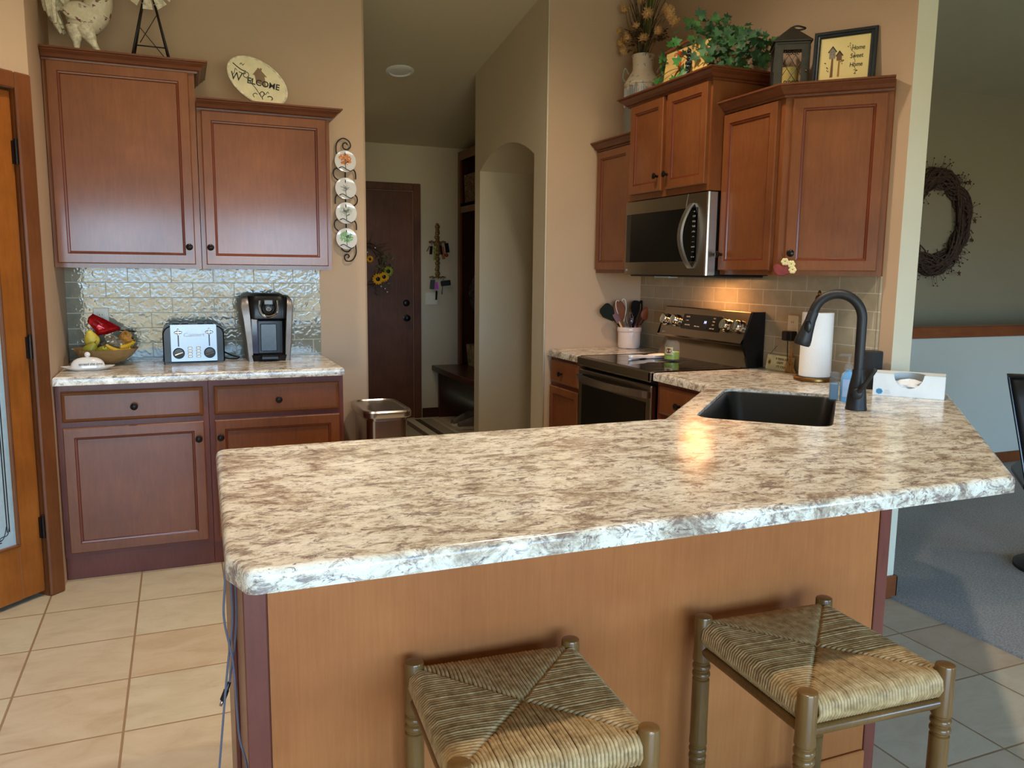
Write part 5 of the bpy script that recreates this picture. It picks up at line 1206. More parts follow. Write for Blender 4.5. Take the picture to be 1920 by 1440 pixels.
b.build('dark_leaves', plain('withered_leaf', rgb(84, 60, 34), 0.8, var=0.3), t)
# green onion-like blades
b = MB()
for k in range(12):
    a = rn.uniform(-0.5, 0.5); e_ = Vector((-0.02+0.02*rn.random(), -0.10+0.08*a, rn.uniform(0.30, 0.46)))
    b.tube(smoothpts([(0, -0.02, -0.03), tuple(e_*0.5+Vector((0, 0.01*a, 0))), tuple(e_)], 4), [0.004]*8+[0.001], 5)
b.build('green_blades', plain('olive_blade', rgb(94, 96, 46), 0.6), t)

# decorated board
t = thing('painted_board', 'pale wooden board decorated with a red chilli and a halved apple, under the ivy', 'board', (2.885, -0.925, 2.3035), rot=(math.radians(-7), 0, ML+0.08))
b = MB(); b.box(-0.175, 0.165, -0.006, 0.006, 0.0, 0.190, 0.004); b.build('board', plain('honey_board', rgb(232, 194, 118), 0.5, var=0.08, scale=8, stretch=(1, 1, 5)), t)
b = MB(); b.tube(smoothpts([(-0.22, -0.008, 0.192), (-0.12, -0.010, 0.200), (-0.02, -0.008, 0.215), (0.04, -0.010, 0.207)], 5), [0.007]*13+[0.006, 0.006, 0.006], 8); b.build('twig', 'spoonwood', t)
b = MB(); b.tube(smoothpts([(-0.040, -0.014, 0.170), (-0.052, -0.017, 0.140), (-0.042, -0.017, 0.105), (-0.020, -0.014, 0.090)], 5), [0.009, 0.016, 0.020, 0.022, 0.0235, 0.024, 0.0245, 0.024, 0.024, 0.0235, 0.022, 0.021, 0.020, 0.017, 0.013, 0.008], 12, flat=0.5); b.build('chilli', plain('orange_red', rgb(196, 66, 14), 0.25, coat=0.5), t)
b = MB(); b.tube([(-0.045+0.034*math.cos(a)*(1-0.12*abs(math.sin(a))), -0.008, 0.045+0.036*math.sin(a)) for a in [2*PI*k/28 for k in range(28)]], 0.0045, 8, closed=True); b.tube([(-0.085, -0.008, 0.040), (-0.06, -0.008, 0.044)], 0.003, 6); b.build('apple_outline', plain('brown_paint', rgb(98, 48, 22), 0.4), t)
b = MB(); b.lathe([(0.030, 0.0), (0.026, -0.004), (0.001, -0.006)], 24, (-0.045, -0.0062, 0.045), axis='y'); b.build('apple_flesh', plain('yellow_paint', rgb(216, 188, 92), 0.4, var=0.12, scale=30), t)
b = MB()
for (x, z) in ((0.02, 0.16), (0.03, 0.14), (0.012, 0.145), (0.024, 0.12), (0.036, 0.12), (0.018, 0.10), (0.030, 0.10), (0.040, 0.10), (0.026, 0.08), (0.036, 0.08), (0.032, 0.062), (0.03, 0.045)):
    b.ball((x, -0.013, z), 0.0115, 10, 8)
b.build('dark_berries', plain('black_berry', rgb(26, 30, 34), 0.2, coat=0.4), t)

# ivy
t = thing('ivy', 'trailing green artificial ivy on the cabinet above the microwave', 'ivy', (2.99, -0.95, 2.3035))
def ivy_mat():
    m = NT('ivy_leaf'); oi = m.noise(m.coord(), 14, 2)
    m.set(Base_Color=m.ramp(oi, [(0.3, rgb(24, 58, 32)), (0.5, rgb(42, 86, 46)), (0.66, rgb(72, 116, 60))]), Roughness=0.6); return m.m
M['ivyleaf'] = ivy_mat()
b = MB()
lobes = [(0, -0.1), (0.35, -0.28), (0.85, -0.15), (0.62, 0.18), (0.95, 0.55), (0.42, 0.55), (0.0, 1.15), (-0.42, 0.55), (-0.95, 0.55), (-0.62, 0.18), (-0.85, -0.15), (-0.35, -0.28)]
def leaf(mb, c, s_, R, cup=0.18):
    cv = mb.v(Vector(c)+R @ Vector((0, 0.2*s_, -cup*0.6*s_))); vs = [mb.v(Vector(c)+R @ Vector((x*s_, y*s_, cup*s_*(x*x)))) for x, y in lobes]
    for i in range(len(vs)): mb.f([cv, vs[i], vs[(i+1) % len(vs)]], smooth=True)
rn = random.Random(5)
anchors = []
for k in range(260):
    u = rn.random(); y = 0.24-0.66*u; h_ = 0.30*math.sin(PI*min(1, max(0.0, (u*0.95+0.10))))**0.8
    if u > 0.80: h_ = 0.12+0.30*(1-u)
    z = 0.02+h_*rn.random()**0.75; x = rn.uniform(-0.12, 0.10)
    anchors.append((x, y, z))
for (x, y, z) in anchors:
    R = Matrix.Rotation(rn.uniform(-0.7, 0.7)+math.radians(-36), 3, 'Z') @ Matrix.Rotation(rn.uniform(0.6, 1.5), 3, 'X') @ Matrix.Rotation(rn.uniform(-2.6, 2.6), 3, 'Z') @ Matrix.Rotation(rn.uniform(-.4, .4), 3, 'Y')
    leaf(b, (x, y, z), rn.uniform(0.022, 0.037), R)
b.build('leaves', 'ivyleaf', t, sharp=9)
# individual trailing leaves at the left and right ends
b = MB()
for (x, y, z) in ((-0.10, 0.22, 0.17), (-0.10, 0.24, 0.12), (-0.10, 0.27, 0.06), (-0.10, 0.16, 0.22), (-0.12, 0.10, 0.22), (-0.15, 0.05, 0.02), (-0.16, 0.0, 0.10), (-0.16, -0.02, 0.04)):
    R = Matrix.Rotation(math.radians(-36)+rn.uniform(-.3, .3), 3, 'Z') @ Matrix.Rotation(1.3, 3, 'X') @ Matrix.Rotation(rn.uniform(-2.5, 2.5), 3, 'Z'); leaf(b, (x, y, z), 0.034, R)
b.build('hanging_leaves', plain('light_ivy', rgb(66, 128, 60), 0.4, var=0.2), t, sharp=9)
b = MB()
for k in range(16):
    P = [Vector((rn.uniform(-.08, .08), rn.uniform(-.1, .1), 0.01))]
    d = Vector((rn.uniform(-.5, .3), rn.uniform(-1, 1), rn.uniform(0.3, 1.2))).normalized()
    for j in range(5): P.append(P[-1]+d*0.065); d = (d+Vector((rn.uniform(-.3, .3), rn.uniform(-.4, .4), -0.35))).normalized(); P[-1].x = max(min(P[-1].x, 0.13), -0.15); P[-1].z = max(P[-1].z, 0.008)
    b.tube(smoothpts(P, 3), 0.0016, 5)
b.tube(smoothpts([(-0.10, 0.18, 0.22), (-0.10, 0.22, 0.17), (-0.10, 0.25, 0.10), (-0.10, 0.27, 0.05)], 4), 0.0013, 5)
b.build('vines', plain('vine_green', rgb(98, 104, 52), 0.6), t)

# lantern, with candle inside
t = thing('lantern', 'dark grey metal lantern with scrolled lattice front on the end cabinet', 'lantern', (3.045, -1.500, 2.1555), math.radians(-34))
hw_ = 0.074; zt_ = 0.215
b = MB(); b.box(-hw_, hw_, -hw_, hw_, 0.0, 0.012, 0.002); b.box(-hw_, hw_, -hw_, hw_, zt_-0.012, zt_, 0.002); b.build('base_and_rim', 'pewter' if 'pewter' in M else M.setdefault('pewter', plain('pewter', rgb(74, 70, 64), 0.45, 0.7)), t)
for sx in (-1, 1):
    for sy in (-1, 1):
        b = MB(); b.box(sx*hw_-sx*0.010, sx*hw_, sy*hw_-sy*0.010, sy*hw_, 0.010, zt_-0.01); b.build('corner_post', 'pewter', t)
b = MB(); wi, zi0, zi1 = 0.038, 0.036, 0.180
for (x0, x1, z0, z1) in ((-hw_+0.008, -wi, 0.012, zt_-0.012), (wi, hw_-0.008, 0.012, zt_-0.012), (-wi, wi, 0.012, zi0), (-wi, wi, zi1, zt_-0.012)): b.box(x0, x1, -hw_-0.001, -hw_+0.004, z0, z1)
b.box(-wi-0.004, -wi, -hw_-0.004, -hw_, zi0, zi1); b.box(wi, wi+0.004, -hw_-0.004, -hw_, zi0, zi1); b.box(-wi, wi, -hw_-0.004, -hw_, zi0-0.004, zi0); b.box(-wi, wi, -hw_-0.004, -hw_, zi1, zi1+0.004)
dr_ = b.build('door', 'pewter', t)
b = MB(); zy = -hw_
for (xa, za, xb, zb) in ((-wi, 0.075, 0.02, 0.168), (wi, 0.075, -0.02, 0.168), (-0.026, zi0, wi, 0.130), (0.026, zi0, -wi, 0.130), (-wi, 0.12, -0.008, 0.168), (wi, 0.12, 0.008, 0.168)): b.tube([(xa, zy, za), (xb, zy, zb)], 0.0014, 5)
def curl(cx, cz, r, s_): b.tube([(cx+s_*r*(1-0.7*k/14)*math.cos(-PI/2+k*0.42), zy-0.001, cz+r*(1-0.7*k/14)*math.sin(-PI/2+k*0.42)) for k in range(15)], 0.0018, 5)
for cx in (-0.026, -0.009, 0.009, 0.026):
    curl(cx, zi1-0.012, 0.009, 1 if cx < 0 else -1); curl(cx, zi0+0.010, 0.008, 1 if cx < 0 else -1)
b.build('lattice', 'iron', dr_)
b = MB(); b.ball((hw_-0.014, -hw_-0.006, 0.09), 0.005, 10, 8); b.build('latch', 'brass', dr_)
b = MB()
for (sx, ax_) in ((-1, 0), (1, 0)):
    for (z0, z1) in ((0.012, 0.030), (0.19, zt_-0.01)): b.box(sx*hw_-0.003, sx*hw_+0.001*0, -hw_+0.01, hw_-0.01, z0, z1)
    b.tube([(sx*hw_, -hw_, 0.03), (sx*hw_, hw_, 0.19)], 0.0014, 5); b.tube([(sx*hw_, -hw_, 0.19), (sx*hw_, hw_, 0.03)], 0.0014, 5)
b.build('side_lattice', 'iron', t)
b = MB(); e_ = 0.082; b.rings([[(-e_, -e_, zt_), (e_, -e_, zt_), (e_, e_, zt_), (-e_, e_, zt_)], [(-e_, -e_, zt_+0.004), (e_, -e_, zt_+0.004), (e_, e_, zt_+0.004), (-e_, e_, zt_+0.004)], [(-0.004, -0.004, zt_+0.078), (0.004, -0.004, zt_+0.078), (0.004, 0.004, zt_+0.078), (-0.004, 0.004, zt_+0.078)]], cap0=True, cap1=True); b.build('roof', 'pewter', t)
b = MB(); b.tube(smoothpts([(-0.004, 0, zt_+0.074), (0.02, 0.0, zt_+0.082), (0.05, 0.01, zt_+0.078), (0.058, 0.016, zt_+0.074), (0.03, 0.012, zt_+0.068), (0.0, 0.004, zt_+0.074)], 4), 0.004, 8); b.build('ring_handle', 'iron', t)
b = MB(); b.lathe([(0.036, 0.0), (0.037, 0.003), (0.037, 0.105), (0.034, 0.108), (0.026, 0.101), (0.001, 0.100)], 32); b.cyl((0, 0, 0.10), (0, 0, 0.112), 0.001, seg=6)
o = b.build('pillar_candle', plain('ivory_wax', rgb(196, 172, 96), 0.4, var=0.04), loc=(3.045, -1.500, 2.1555+0.0125)); tag(o, 'yellowish pillar candle inside the grey lantern', 'candle')

# framed picture
t = thing('picture_frame', 'dark blue framed birdhouse picture reading Home Sweet Home on the end cabinet', 'picture', (3.108, -1.752, 2.1555), rot=(math.radians(-7), 0, math.radians(-53.5)))
fw_, fh_ = 0.124, 0.232
M['navy'] = plain('navy_frame', rgb(30, 36, 42), 0.4, var=0.1)
b = MB()
def fr(i, y): return [(-fw_+i, y, i), (fw_-i, y, i), (fw_-i, y, fh_-i), (-fw_+i, y, fh_-i)]
b.rings([fr(0, 0.004), fr(0, -0.010), fr(0.004, -0.014), fr(0.012, -0.014), fr(0.015, -0.010), fr(0.022, -0.012), fr(0.027, -0.006), fr(0.027, 0.004)], loop_closed=True); b.build('frame', 'navy', t)
b = MB(); b.box(-fw_+0.026, fw_-0.026, -0.004, 0.002, 0.026, fh_-0.026); b.build('print', plain('parchment', rgb(226, 204, 140), 0.6, var=0.03, scale=6), t)
M['brownink'] = plain('brown_ink', rgb(110, 74, 44), 0.6); M['greyink'] = plain('grey_wood_ink', rgb(136, 124, 110), 0.6)
yf = -0.0048
def flat(P, mat, nm): 
    b = MB(); b.rings([[(x, yf+0.0006, z) for x, z in P], [(x, yf, z) for x, z in P]], cap0=True, cap1=True); b.build(nm, mat, t)
flat([(-0.060, 0.118), (-0.036, 0.118), (-0.036, 0.150), (-0.048, 0.166), (-0.060, 0.150)], 'greyink', 'birdhouse_print'); flat([(-0.066, 0.146), (-0.048, 0.171), (-0.030, 0.146), (-0.033, 0.143), (-0.048, 0.163), (-0.063, 0.143)], 'black_ink', 'birdhouse_print')
flat([(-0.052, 0.040), (-0.041, 0.042), (-0.043, 0.118), (-0.050, 0.118)], 'brownink', 'birdhouse_print')
flat([(-0.030, 0.108), (-0.010, 0.108), (-0.010, 0.130), (-0.020, 0.145), (-0.030, 0.130)], 'brownink', 'birdhouse_print'); flat([(-0.035, 0.128), (-0.020, 0.150), (-0.004, 0.128), (-0.007, 0.125), (-0.020, 0.142), (-0.032, 0.125)], 'black_ink', 'birdhouse_print')
flat([(-0.023, 0.042), (-0.015, 0.040), (-0.016, 0.108), (-0.022, 0.108)], plain('ochre_ink', rgb(156, 108, 40), 0.6), 'birdhouse_print')
b = MB()
for (x, z) in ((-0.053, 0.146), (-0.044, 0.146), (-0.053, 0.136), (-0.044, 0.136)): b.lathe([(0.0016, 0), (0.0016, -0.0008), (0.0003, -0.0008)], 8, (x, yf, z), axis='y')
rn = random.Random(4)
for k in range(22):
    x, z = rn.choice(((-0.068, 0.10), (-0.060, 0.075), (-0.006, 0.10), (0.018, 0.170), (0.024, 0.175), (0.046, 0.052))); b.lathe([(0.0022, 0), (0.0022, -0.0006), (0.0003, -0.0006)], 6, (x+rn.uniform(-.008, .008), yf, z+rn.uniform(-.01, .01)), axis='y')
b.tube([(x, yf, z) for x, z in ((0.022, 0.160), (0.026, 0.145), (0.040, 0.132), (0.038, 0.112), (0.044, 0.098), (0.038, 0.080), (0.050, 0.062), (0.046, 0.050))], 0.0008, 4)
b.build('vine_print', plain('dark_vine', rgb(70, 62, 40), 0.6), t)
for s_, x, z in (('Home', 0.052, 0.153), ('Sweet', 0.048, 0.120), ('Home', 0.048, 0.084)): text('lettering', s_, 0.026, (x, yf-0.0002, z), (PI/2, 0, 0), 'black_ink', t, depth=0.0004, sx=0.78, shear=0.12)

# ================================================================== HALL
t = thing('hall_tree', 'dark wood locker with bench, cubby shelf and crown in the hall', 'hall tree', (0, 0, 0))
LX = 2.935
b = MB(); b.box(LX, LX+0.36, 2.735, 2.765, 0.50, 2.40, 0.002); b.build('side_panel', 'darkwood', t)
b = MB(); b.box(LX, LX+0.36, 1.25, 1.28, 0.50, 2.40, 0.002); b.build('side_panel', 'darkwood', t)
b = MB(); b.box(LX+0.345, LX+0.36, 1.28, 2.735, 0.50, 2.40); b.build('back_panel', 'darkwood', t)
b = MB(); b.box(LX, LX+0.345, 1.28, 2.735, 1.955, 1.985, 0.002); b.build('shelf', 'darkwood', t)
b = MB(); b.box(LX, LX+0.02, 1.28, 2.735, 1.90, 1.985, 0.002); b.build('valance', 'casing', t)
b = MB(); b.box(LX-0.004, LX+0.02, 2.70, 2.765, 0.50, 2.40, 0.003); b.build('face_stile', 'casing', t)
b = MB(); b.sweep([(LX+0.34, 2.767), (LX-0.002, 2.767), (LX-0.002, 1.25)], [(o_*1.6, z_*1.6) for o_, z_ in CROWN], 2.37, side=-1); b.build('crown_molding', 'casing', t)
b = MB(); b.box(LX, LX+0.345, 1.28, 2.735, 2.37, 2.40); b.build('top', 'darkwood', t)
b = MB(); b.box(2.68, LX+0.36, 1.22, 2.778, 0.445, 0.495, 0.004); b.build('bench_top', 'darkwood', t)
b = MB(); b.box(2.74, LX+0.36, 2.74, 2.776, 0.0, 0.445, 0.002); b.build('bench_leg', 'darkwood', t)
b = MB(); b.box(2.74, LX+0.36, 1.22, 1.25, 0.0, 0.445, 0.002); b.build('bench_leg', 'darkwood', t)
def basket(loc, label):
    t = thing('wicker_basket', label, 'basket', loc)
    b = MB(); rn2 = random.Random(1)
    for k in range(13):
        z = 0.008+k*0.0195; w, d = 0.135+0.012*k/13, 0.17+0.015*k/13
        P = [(x, y, z+0.003*math.sin(6*i)) for i, (x, y) in enumerate(rpoly([(-w, -d), (w, -d), (w, d), (-w, d)], 0.03, 4))]; b.tube(P, 0.0105, 6, closed=True)
    b.box(-0.12, 0.12, -0.16, 0.16, 0, 0.01)
    for sgn in (-1, 1):
        for k in range(8): y = -0.14+0.04*k; b.tube([(sgn*0.142, y, 0.0), (sgn*0.155, y, 0.25)], 0.006, 5)
    b.build('weave', plain('wicker', rgb(116, 92, 64), 0.7, var=0.25, scale=50), t)
basket((3.11, 2.50, 1.9855), 'woven basket in the cubby at the top of the hall locker')
t = thing('black_bag', 'black bag hanging in the hall locker', 'bag', (3.04, 2.46, 1.05))
b = MB(); crumple(b, (0, 0, 0.13), (0.085, 0.15, 0.155), 1, 6, amp=0.12); b.build('bag_body', 'blackmatte', t)
b = MB(); b.tube(smoothpts([(0, -0.08, 0.25), (0.05, -0.03, 0.40), (0.08, 0, 0.46), (0.05, 0.03, 0.40), (0, 0.08, 0.25)], 5), 0.008, 6); b.build('strap', 'blackmatte', t)
t = thing('canvas_bin', 'beige storage bin with leaf print on the hall bench', 'bin', (3.12, 2.52, 0.4965))
b = MB(); b.rings([[(-0.12, -0.14, 0), (0.12, -0.14, 0), (0.12, 0.14, 0), (-0.12, 0.14, 0)], [(-0.135, -0.155, 0.20), (0.135, -0.155, 0.20), (0.135, 0.155, 0.20), (-0.135, 0.155, 0.20)], [(-0.128, -0.148, 0.20), (0.128, -0.148, 0.20), (0.128, 0.148, 0.20), (-0.128, 0.148, 0.20)], [(-0.115, -0.135, 0.01), (0.115, -0.135, 0.01), (0.115, 0.135, 0.01), (-0.115, 0.135, 0.01)]], cap0=True, cap1=True)
b.build('bin_body', plain('leafy_canvas', rgb(132, 120, 84), 0.8, var=0.28, scale=16), t)
t = thing('purple_hat', 'purple patterned knit item on top of the beige bin', 'clothing', (3.10, 2.46, 0.70))
b = MB(); crumple(b, (0, 0, 0.08), (0.07, 0.08, 0.09), 1, 12, amp=0.15); b.build('knit', plain('purple_knit', rgb(96, 72, 104), 0.9, var=0.35, scale=60, bump=0.4), t)
b = MB(); b.lathe([(0.05, 0), (0.055, 0.01), (0.04, 0.012)], 16, (0, 0, 0)); b.build('brim', plain('purple_dark', rgb(60, 44, 70), 0.9), t)
def shoe(loc, rz, label):
    t = thing('sneaker', label, 'shoe', loc, rz, group='sneakers under the hall bench')
    so_ = [(-0.04, -0.13), (0.035, -0.13), (0.045, 0.02), (0.038, 0.12), (0.0, 0.15), (-0.04, 0.12), (-0.045, 0.02)]; so_ = rpoly(so_, 0.03, 3)
    b = MB(); b.prism(so_, 0.0, 0.026); b.build('sole', 'cream_paint', t)
    b = MB(); n = 9; L = []
    for k in range(n):
        y = -0.125+0.265*k/(n-1); h = 0.095-0.055*min(1, max(0, (k-3)/4.5)); w = 0.036*math.sqrt(max(0.15, 1-((k-4)/6)**2))
        L.append([(w*math.cos(a), y, 0.024+h*max(0, math.sin(a))) for a in [PI*j/8 for j in range(9)]]+[(0, y, 0.024)])
    b.rings(L, cap0=True, cap1=True, smooth=True); b.build('upper', plain('grey_mesh_shoe', rgb(112, 104, 96), 0.85, var=0.15, scale=200), t)
    b = MB()
    for k in range(4): b.tube([(-0.02, 0.0+0.022*k, 0.085-0.012*k), (0.02, 0.006+0.022*k, 0.085-0.012*k)], 0.0025, 5)
    b.build('laces', 'white', t)
shoe((2.845, 2.30, 0.004), 1.9, 'grey sneaker under the hall bench, the nearer to the door')
shoe((2.86, 2.10, 0.004), 1.5, 'grey sneaker under the hall bench, the farther from the door')
# rug
b = MB(); b.box(1.66, 2.64, 0.75, 2.66, 0.001, 0.010, 0.003)
def rug_mat():
    m = NT('striped_rug'); tc_ = m.n.new('ShaderNodeTexCoord'); sp_ = m.n.new('ShaderNodeSeparateXYZ'); m.l.new(tc_.outputs['Object'], sp_.inputs[0])
    mr_ = m.n.new('ShaderNodeMapRange'); mr_.inputs['From Min'].default_value = 1.66; mr_.inputs['From Max'].default_value = 2.64; m.l.new(sp_.outputs[0], mr_.inputs['Value'])
    c = m.ramp(mr_.outputs[0], [(0.0, rgb(120, 112, 96)), (0.06, rgb(92, 78, 62)), (0.14, rgb(150, 140, 118)), (0.70, rgb(92, 78, 62)), (0.755, rgb(190, 180, 152)), (0.83, rgb(70, 58, 44)), (0.885, rgb(150, 140, 118))], 'CONSTANT')
    m.set(Base_Color=c, Roughness=0.95); m.bump(m.noise(m.coord(), 300, 2), 0.4, 0.002); return m.m
tag(b.build('rug', rug_mat()), 'striped beige and brown rug on the hall floor', 'rug')
# sunflower wreath on the hall door
t = thing('sunflower_wreath', 'twig wreath with yellow sunflowers hanging on the hall door', 'wreath', (2.02, 2.735, 1.42))
b = MB(); rn = random.Random(9)
for k in range(22):
    ph = rn.uniform(0, 6.3); P = []
    for j in range(37):
        a = 2*PI*j/36; r_ = 0.19+0.022*math.sin(3*a+ph)+rn.uniform(-.003, .003); P.append((r_*math.cos(a), 0.018*math.sin(5*a+ph), r_*math.sin(a)))
    b.tube(P[:-1], 0.0035, 5, closed=True)
for k in range(46):
    a = rn.uniform(0, 6.3); l = rn.uniform(0.05, 0.15); p = Vector((0.2*math.cos(a), 0, 0.2*math.sin(a))); d = Vector((math.cos(a+rn.uniform(-1, 1)), -0.2, math.sin(a+rn.uniform(-1, 1)))).normalized()
    b.tube([p, p+d*l*0.5+Vector((0, 0, 0.01)), p+d*l], [0.002, 0.0015, 0.0008], 4)
b.build('twig_ring', plain('twig_brown', rgb(84, 60, 46), 0.8, var=0.25), t)
M['petal'] = plain('sunflower_yellow', rgb(222, 164, 26), 0.6, var=0.12, scale=60); M['petalg'] = plain('green_petal', rgb(134, 142, 38), 0.6, var=0.12)
for (fx, fz, s_, mt) in ((0.140, -0.125, 0.055, 'petal'), (0.195, -0.105, 0.050, 'petal'), (0.235, -0.055, 0.050, 'petalg'), (0.07, 0.05, 0.035, 'petal'), (-0.12, -0.14, 0.05, 'petal')):
    b = MB()
    for ring in (0, 1):
        for k in range(13):
            a = 2*PI*k/13+ring*0.24; l = s_*(1.0-0.15*ring); w = s_*0.17
            dx, dz = math.cos(a), math.sin(a); c0 = Vector((fx, -0.035-0.004*ring, fz))
            vs = [c0+Vector((dx*s_*0.3, 0, dz*s_*0.3)), c0+Vector((dx*l*0.65-dz*w, -0.006, dz*l*0.65+dx*w)), c0+Vector((dx*l, -0.001, dz*l)), c0+Vector((dx*l*0.65+dz*w, -0.006, dz*l*0.65-dx*w))]
            b.f([b.v(p) for p in vs])
    fl = b.build('sunflower', mt, t)
    b = MB(); b.ball((fx, -0.038, fz), s_*0.34, 14, 8, sy=0.45); b.build('flower_center', 'bronze', fl)
b = MB()
for k in range(34):
    a = rn.uniform(-1.2, 0.5); r_ = rn.uniform(0.14, 0.29); c0 = Vector((r_*math.cos(a), -0.02, r_*math.sin(a))); d = Vector((rn.uniform(-1, 1), -0.2, rn.uniform(-1, 1))).normalized(); s2_ = d.cross(Vector((0, 1, 0))).normalized()
    b.f([b.v(c0-d*0.02), b.v(c0+s2_*0.008), b.v(c0+d*0.025), b.v(c0-s2_*0.008)])
b.build('leaves', plain('wreath_leaf', rgb(76, 84, 34), 0.7, var=0.2), t)
b = MB()
for (x, z) in ((0.26, -0.09), (0.235, -0.115), (0.17, -0.19), (0.205, -0.21), (0.225, -0.24), (0.05, 0.11), (0.12, 0.15)): b.ball((x, -0.03, z), 0.006, 8, 6)
b.build('berries', 'white', t)
# key holder and hanging keys
t = thing('key_holder', 'ornate gold cross-shaped key holder on the hall wall', 'key holder', (2.735, 2.778, 1.52))
b = MB(); rn = random.Random(3)
for k in range(27):
    z = 0.275-k*0.0195; w = 0.016+0.010*math.sin(k*1.3)**2+(0.012 if 8 < k < 14 else 0)
    if z < -0.20: break
    b.ball((rn.uniform(-.004, .004), -0.014, z), w, 8, 6, sy=0.5, sz=0.8)
for k in range(-4, 5): b.ball((k*0.018, -0.012, 0.115+0.004*math.cos(k*2)), 0.012, 8, 6, sy=0.5); b.ball((k*0.017, -0.012, -0.205+0.004*math.cos(k*2)), 0.012, 8, 6, sy=0.5, sz=0.7)
b.build('ornate_cross', plain('antique_gold', rgb(124, 96, 52), 0.45, 0.5, var=0.25, scale=90), t)
for (hx, hz) in ((-0.06, 0.10), (-0.02, 0.10), (0.03, 0.10), (0.065, 0.10), (-0.05, -0.215), (0.0, -0.215), (0.05, -0.215)):
    b = MB(); b.tube([(hx, -0.015, hz), (hx, -0.035, hz-0.008), (hx, -0.038, hz+0.004)], 0.0022, 5); b.build('hook', 'brass', t)
def keyset(label, x, z, items):
    t = thing('key_set', label, 'keys', (2.735+x, 2.742, 1.52+z), group='keys on the gold holder')
    b = MB(); b.tube([(0.009*math.cos(a), 0, -0.009+0.009*math.sin(a)) for a in [2*PI*k/12 for k in range(12)]], 0.0012, 5, closed=True); b.build('ring', 'steel', t)
    for (nm, mat, sh, x0, z0, w, h, rt) in items:
        b = MB()
        if sh == 'box': b.box(-w/2, w/2, -0.006, 0.006, -h, 0, 0.004)
        elif sh == 'ball': b.ball((0, 0, -w/2), w/2, 12, 8)
        elif sh == 'tri': b.rings([[(-w*0.15, y, 0), (w*0.15, y, 0), (w*0.5, y, -h), (-w*0.5, y, -h)] for y in (-0.003, 0.003)], cap0=True, cap1=True)
        else: b.tube([(0, 0, 0), (0.004, 0, -h*0.5), (0, 0, -h)], w/2, 6)
        b.build(nm, mat, t, loc=(x0, 0, z0), rot=(0, rt, 0))
M['lime'] = plain('lime_fob', rgb(150, 170, 60), 0.5); M['redfob'] = plain('red_fob', rgb(150, 30, 20), 0.4); M['purp'] = plain('magenta_fob', rgb(208, 70, 214), 0.4); M['grayfob'] = plain('grey_fob', rgb(60, 64, 70), 0.5)
keyset('black car key on the gold holder, leftmost on its upper arm', -0.06, 0.095, [('fob', 'black', 'box', -0.004, -0.018, 0.026, 0.075, 0.1), ('key', 'steel', 'box', -0.02, -0.015, 0.008, 0.06, 0.5)])
keyset('lime green key fob with tassel on the gold holder', -0.02, 0.095, [('fob', 'lime', 'ball', -0.01, -0.015, 0.026, 0.03, 0), ('tassel', 'lime', 'tube', -0.012, -0.04, 0.010, 0.11, 0.06)])
keyset('dark keys and orange tag in the centre of the gold holder', 0.03, 0.095, [('fob', 'black', 'box', -0.008, -0.01, 0.022, 0.085, -0.2), ('tag', plain('orange_tag', rgb(160, 82, 44), 0.5), 'box', 0.012, -0.02, 0.026, 0.115, -0.1)])
keyset('black remote with red ball on the right arm of the gold holder', 0.065, 0.10, [('fob', 'black', 'box', 0.014, 0.008, 0.036, 0.088, -0.15), ('red_ball', 'redfob', 'ball', 0.016, -0.085, 0.034, 0.03, 0)])
keyset('grey fob and magenta bottle keyring under the gold holder', -0.04, -0.225, [('fob', 'grayfob', 'box', -0.012, -0.005, 0.044, 0.085, 0.1), ('bottle', 'purp', 'tri', 0.028, -0.025, 0.036, 0.062, 0.05), ('strap', 'black', 'box', 0.024, -0.105, 0.016, 0.085, 0.05)])
keyset('black wallet case with silver key under the right side of the gold holder', 0.05, -0.225, [('case', 'blackmatte', 'box', 0.02, -0.010, 0.095, 0.048, -0.12), ('key', 'steel_light', 'box', -0.012, -0.095, 0.010, 0.045, 0), ('cord', 'grayfob', 'tube', -0.012, -0.05, 0.006, 0.05, 0)])

# ================================================================== LIVING ROOM
t = thing('grapevine_wreath', 'large dark grapevine wreath with rusty stars on the living room wall', 'wreath', (6.33, 0.500, 1.82))
b = MB(); rn = random.Random(21); R1 = 0.315
for k in range(46):
    ph = rn.uniform(0, 6.3); w1 = rn.uniform(0.02, 0.085); n_ = rn.choice((2, 3, 4, 5)); P = []
    for j in range(48):
        a = 2*PI*j/48; r_ = R1+w1*math.sin(n_*a+ph)+rn.uniform(-.004, .004); P.append((r_*math.cos(a), 0.030*math.cos(n_*a+ph*2)-0.02, r_*math.sin(a)*1.12))
    b.tube(P, rn.uniform(0.0045, 0.008), 5, closed=True)
for k in range(120):
    a = rn.uniform(0, 6.3); p = Vector((R1*1.12*math.cos(a), -0.02, R1*1.25*math.sin(a)*1.0)); an = a+rn.uniform(-1.1, 1.1); d = Vector((math.cos(an), rn.uniform(-.3, 0), math.sin(an))); l = rn.uniform(0.05, 0.14)
    b.tube([p, p+d*l*0.6+Vector((0, 0, rn.uniform(-.02, .02))), p+d*l], [0.003, 0.002, 0.001], 4)
    b.ball(tuple(p+d*l), 0.006, 6, 4)
for k in range(24):
    a = rn.uniform(0, 6.3); p = Vector((R1*0.85*math.cos(a), -0.02, R1*0.95*math.sin(a))); d = Vector((-math.cos(a+rn.uniform(-.6, .6)), 0, -math.sin(a+rn.uniform(-.6, .6)))); l = rn.uniform(0.04, 0.09)
    b.tube([p, p+d*l], [0.0025, 0.001], 4); b.ball(tuple(p+d*l), 0.006, 6, 4)
b.build('vine_ring', plain('grapevine', rgb(66, 46, 36), 0.75, var=0.3, scale=60), t)
